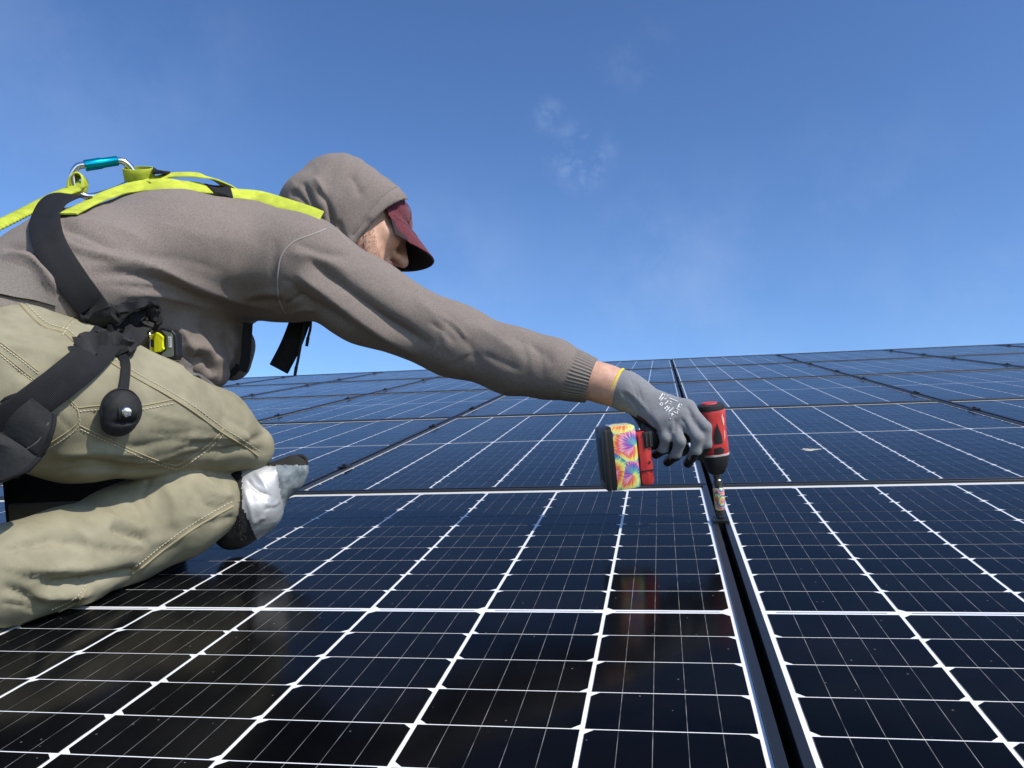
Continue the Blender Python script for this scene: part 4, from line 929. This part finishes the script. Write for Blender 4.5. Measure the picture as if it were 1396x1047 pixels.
# carabiner
cpts = [(100, 250), (99, 238), (106, 227), (118, 225), (140, 223), (160, 219), (171, 222), (181, 232), (184, 244), (168, 254), (148, 262), (122, 268), (106, 262)]
cP = catmull([at(x, y, .24+.06*(x-100)/85) for x, y in cpts]+[at(100, 250, .24)], 5)[:-1]
car = thing('carabiner', tuple(cP.mean(0)), 'steel carabiner with a teal locking sleeve clipped to the harness back loop', 'carabiner')
MB().tube(cP, .0058, 12, closed=True).build('body', m_silver, car)
a, b = at(115, 226, .25), at(161, 219, .285); d = b-a; L_ = np.linalg.norm(d)
MB().lathe(a, d, [(0, .0085), (.001, .0098), (L_*.48, .0098), (L_*.55, .0086), (L_*.98, .0086), (L_, .0075)], 24).build('locking_sleeve', m_teal, car)
# shock-absorbing lanyard, gathered webbing
lan = thing('lanyard', tuple(at(60, 275, .16)), 'gathered yellow webbing lanyard running from the carabiner off past the back', 'lanyard')
lP = catmull([at(112, 250, .245), at(100, 258, .235), at(75, 268, .20), at(40, 286, .15), at(0, 306, .10), at(-60, 336, .04), at(-120, 372, -.02)], 40)
r_ = []; 
for i in range(len(lP)): r_.append(.0125+.0009*(1 if i < 20 else 1)*math.sin(i*1.55)*(0 if i < 46 else 1))
v = []; uvs = []; nl_ = 14; T = np.gradient(lP, axis=0); T /= np.linalg.norm(T, axis=1)[:, None]
for i in range(len(lP)):
    bn = nrm(np.cross(T[i], V(.1, -.6, .8))); nn = np.cross(bn, T[i])
    for j in range(nl_):
        a = 2*math.pi*j/nl_; v.append(lP[i]+bn*math.cos(a)*r_[i]*1.3+nn*math.sin(a)*r_[i]*.38); uvs.append((j*.004, i*.002))
f = [(i*nl_+j, i*nl_+(j+1) % nl_, (i+1)*nl_+(j+1) % nl_, (i+1)*nl_+j) for i in range(len(lP)-1) for j in range(nl_)]+[tuple(range(nl_))[::-1], tuple(range((len(lP)-1)*nl_, len(lP)*nl_))]
part('webbing', v, f, m_weby, lan, True, uvs)
lp, ln_ = [], []; e0 = at(106, 252, .245)
for q in np.linspace(0, 2*math.pi, 31):
    d = nrm(V(.9, .3, .2))*math.cos(q)*.012+nrm(V(0, .2, 1.))*math.sin(q)*.017; lp.append(e0+d); ln_.append(nrm(d))
strap(lp, ln_, .026, .0018, 'end_loop', m_weby, lan)

# small black pouch with a snap, hanging from the hip fitting
pc = surf(165, 562, .022); po = thing('strap_pouch', tuple(pc), 'small black pouch with a silver snap hanging against the thigh', 'pouch')
pu = nrm(at(165, 530, .1)-at(165, 595, .1)); pn_ = nrm(hit(bT, 165, 560)[1]+.3*nrm(CC-pc)); pu = nrm(pu-pn_*(pu@pn_)); pr_ = np.cross(pu, pn_)
PA = np.array([pr_, pu, pn_])
def sd_pouch(P):
    q = (P-pc)@PA.T; d = ell(q, (0, .003, .0), (.027, .029, .023)); d = smin(d, ell(q, (-.004, -.016, -.002), (.023, .019, .014)), .012)
    d = smax(d, -ell(q, (0, -.014, .024), (.030, .003, .012)), .004); return d
v, f = nets(sd_pouch, pc-.062, pc+.062, .002); v = relax(v, f, 1); v = v+vnormals(v, f)*(wob(v, 120, 33)*.0008)[:, None]
pb = part('pouch_body', v, f, m_pad, po)
lp = [pc+pr_*(.028*math.cos(a))+pu*(.003+.030*math.sin(a))+pn_*.001 for a in np.linspace(-.9, math.pi+.9, 40)]; MB().tube(lp, .0022, 6).build('binding', m_webb, po)
fl = [pc+pr_*x*.013+pu*y+pn_*(.0234-.008*abs(y/.014)**2) for y in np.linspace(.012, -.012, 8) for x in (-1, 1)]
part('flap', fl, [(2*i, 2*i+1, 2*i+3, 2*i+2) for i in range(7)], m_webb, po)
MB().lathe(pc+pu*.001-pr_*.002+pn_*.0234, pn_, [(-.002, .0072), (.001, .0072), (.0025, .0058), (.003, .002)], 24).build('snap', m_silver, po)
hp = [surf(164, 480, .012), surf(171, 494, .010), surf(171, 512, .010), surf(168, 538, .020)]
strap(catmull(hp, 5), [nrm(CC-hp[1])]*16, .013, .0018, 'hang_loop', m_webb, po)

# black tool bag behind the folded leg
tb = at(40, 672, .30); tbag = thing('tool_bag', (tb[0]-.05, tb[1], 0), 'black fabric tool bag on the glass behind the folded leg', 'tool bag')
MB().obox(V(-1.26, .47, .083), V(1, .12, .02), V(-.12, 1, 0), UPZ, .155, .07, .075, .018).build('bag_body', m_pad, tbag)
MB().obox(V(-1.30, .395, .045), V(1, .12, 0), V(-.12, 1, 0), UPZ, .09, .006, .035, .004).build('mesh_pocket', m_webg, tbag)
MB().tube(catmull([V(-1.36, .45, .155), V(-1.33, .43, .175), V(-1.20, .44, .175), V(-1.16, .46, .155)], 6), .008, 8).build('handle', m_webb, tbag)

# ------------------------------------------------------------------ trouser seams, pockets and knee
m_rip = mat('frayed_black_lining', (.013, .012, .012), .9)
for pts in ([(28, 414), (40, 428), (60, 445), (85, 453), (102, 466), (118, 478)], [(148, 492), (185, 515), (225, 537), (262, 560), (300, 588), (330, 606), (352, 622)]):
    seam(bT, pts, .0022, m_stitch, trousers, 'side_seam'); stitches(bT, [(x+5, y-4) for x, y in pts], m_thread, trousers)
for pts in ([(0, 480), (25, 500), (52, 522)], [(95, 545), (105, 556), (106, 575), (90, 590), (58, 610)], [(107, 556), (138, 553), (190, 553), (235, 545)], [(108, 580), (150, 600), (190, 618), (232, 633), (250, 630), (285, 605), (305, 585)], [(83, 452), (92, 440), (100, 432)], [(0, 466), (24, 484), (52, 506)]):
    seam(bT, pts, .0012, m_stitch, trousers, 'pocket_seam'); stitches(bT, [(x+1.5, y+5) for x, y in pts], m_thread, trousers)
for pts in ([(318, 690), (290, 705), (262, 722), (225, 748), (195, 772), (180, 782)], [(118, 804), (108, 818), (92, 828), (70, 838)]):
    seam(bT, pts, .0020, m_stitch, trousers, 'inseam'); stitches(bT, [(x-2, y-6) for x, y in pts], m_thread, trousers)
# knee pad: a shell round the knee, patched with tape
kc = at(340, 690, .315)
def kpx(P): return pix(P)
def sd_pad(P):
    d = chain(P, [at(345, 660, .33), at(340, 690, .318), at(318, 722, .297)], [.040, .052, .036], .03)
    d = smin(d, chain(P, [at(372, 660, .345), at(396, 645, .36), at(404, 638, .362)], [.042, .028, .020], .02), .015)
    return smax(d, -(P[:, 2]-.002), .003)
v, f = nets(sd_pad, (-1.05, .15, -.02), (-.68, .52, .30), .0032); v = relax(v, f, 2)
v = folds(v, f, [([(336, 652), (345, 664), (356, 672)], 2.5, -.003), ([(350, 670), (362, 674), (372, 678)], 2, -.003), ([(360, 684), (370, 690), (382, 682)], 2.5, .003), ([(358, 696), (368, 692), (376, 692)], 2, -.003), ([(345, 640), (360, 660), (372, 690)], 5, .003), ([(330, 660), (340, 690), (346, 720)], 4, .003), ([(378, 640), (382, 665), (388, 690)], 3, -.004), ([(345, 715), (352, 708), (362, 705)], 3, .003)])
v = v+vnormals(v, f)*(wob(v, 90, 44)*.0012)[:, None]
fp = pix(v[f].mean(1)); x, y = fp.T
edge = 316+(y-640)*.22+2.2*np.sin(y*.9)+1.6*np.sin(y*2.3); right = 377+(y-640)*.16
tape = (x > edge) & (x < right) & (y > 636) & (y < 735+.0*x) & (x > 330+(y-690)*.45*(y > 690)); grey = (x >= right) & (y > 634)
m_tape = mat('silver_duct_tape', (.36, .365, .375), .48, .25, .5); noise_bump(m_tape, 70, .22, .003, 3)
m_capg = mat('worn_grey_pad', (.16, .19, .21), .45); noise_col(m_capg, (.11, .14, .16), (.25, .28, .29), 70, 7); noise_bump(m_capg, 300, .4, .001)
pad = part('knee_pad', v, f[~(tape | grey)], m_rip, person); part('duct_tape', v+vnormals(v, f)*.0008, f[tape], m_tape, pad); part('pad_cap', v, f[grey], m_capg, pad)
MB().tube(catmull([at(378, 630, .35), at(396, 625, .36), at(412, 622, .365), at(418, 630, .365), at(414, 640, .362)], 6), .0035, 8).build('pad_strap', m_rip, pad)
r2 = np.random.default_rng(9); bP = bvh_of(v, f); mb = MB()
for i in range(130):
    yy = r2.uniform(642, 735); xx = 318+(yy-640)*.12+r2.normal()*3; p, n = hit(bP, xx, yy, .001)
    if p is None: p, n = hit(bT, xx, yy, .001)
    if p is None: continue
    q = p+nrm(n+r2.normal(size=3)*.8)*r2.uniform(.003, .009); mb.tube([p, (p+q)/2+r2.normal(size=3)*.0008, q], [.0006, .0005, .0002], 3, cap=False)
mb.build('frayed_threads', m_rip, pad)
# ribbed hem of the sweatshirt
mb = MB(); hemP = [on(bAll, [(-10, 352+k*10), (20, 362+k*9), (50, 376+k*7), (78, 400+k*3.5)], .0055, 13) for k in range(6)]
n_ = min(len(q[0]) for q in hemP)
if n_ > 5:
    vv_ = np.concatenate([np.array([np.array(q[0])[int(i*(len(q[0])-1)/(n_-1))]+np.array(q[1])[int(i*(len(q[0])-1)/(n_-1))]*(.0009*(i % 2)) for i in range(n_)]) for q in hemP])
    part('hem', vv_, [(a*n_+i, a*n_+i+1, (a+1)*n_+i+1, (a+1)*n_+i) for a in range(5) for i in range(n_-1)], m_rib, hoodie)
# ------------------------------------------------------------------ bird dropping on a panel of the second row
m_drop = mat('dried_dropping', (.42, .40, .33), .9); dc = atz(1105, 613, 0); vv = [(dc[0], dc[1], .0012)]; k = 18
for i in range(k): a = 2*math.pi*i/k; r = .022*(1+.35*math.sin(3*a+1)+.2*math.sin(7*a)); vv.append((dc[0]+r*math.cos(a), dc[1]+r*.9*math.sin(a), .0003))
solo('bird_dropping', vv, [(0, i+1, (i+1) % k+1) for i in range(k)], m_drop, tuple(dc), 'pale dried bird dropping on the glass of a second-row panel', 'dropping', smooth=True)
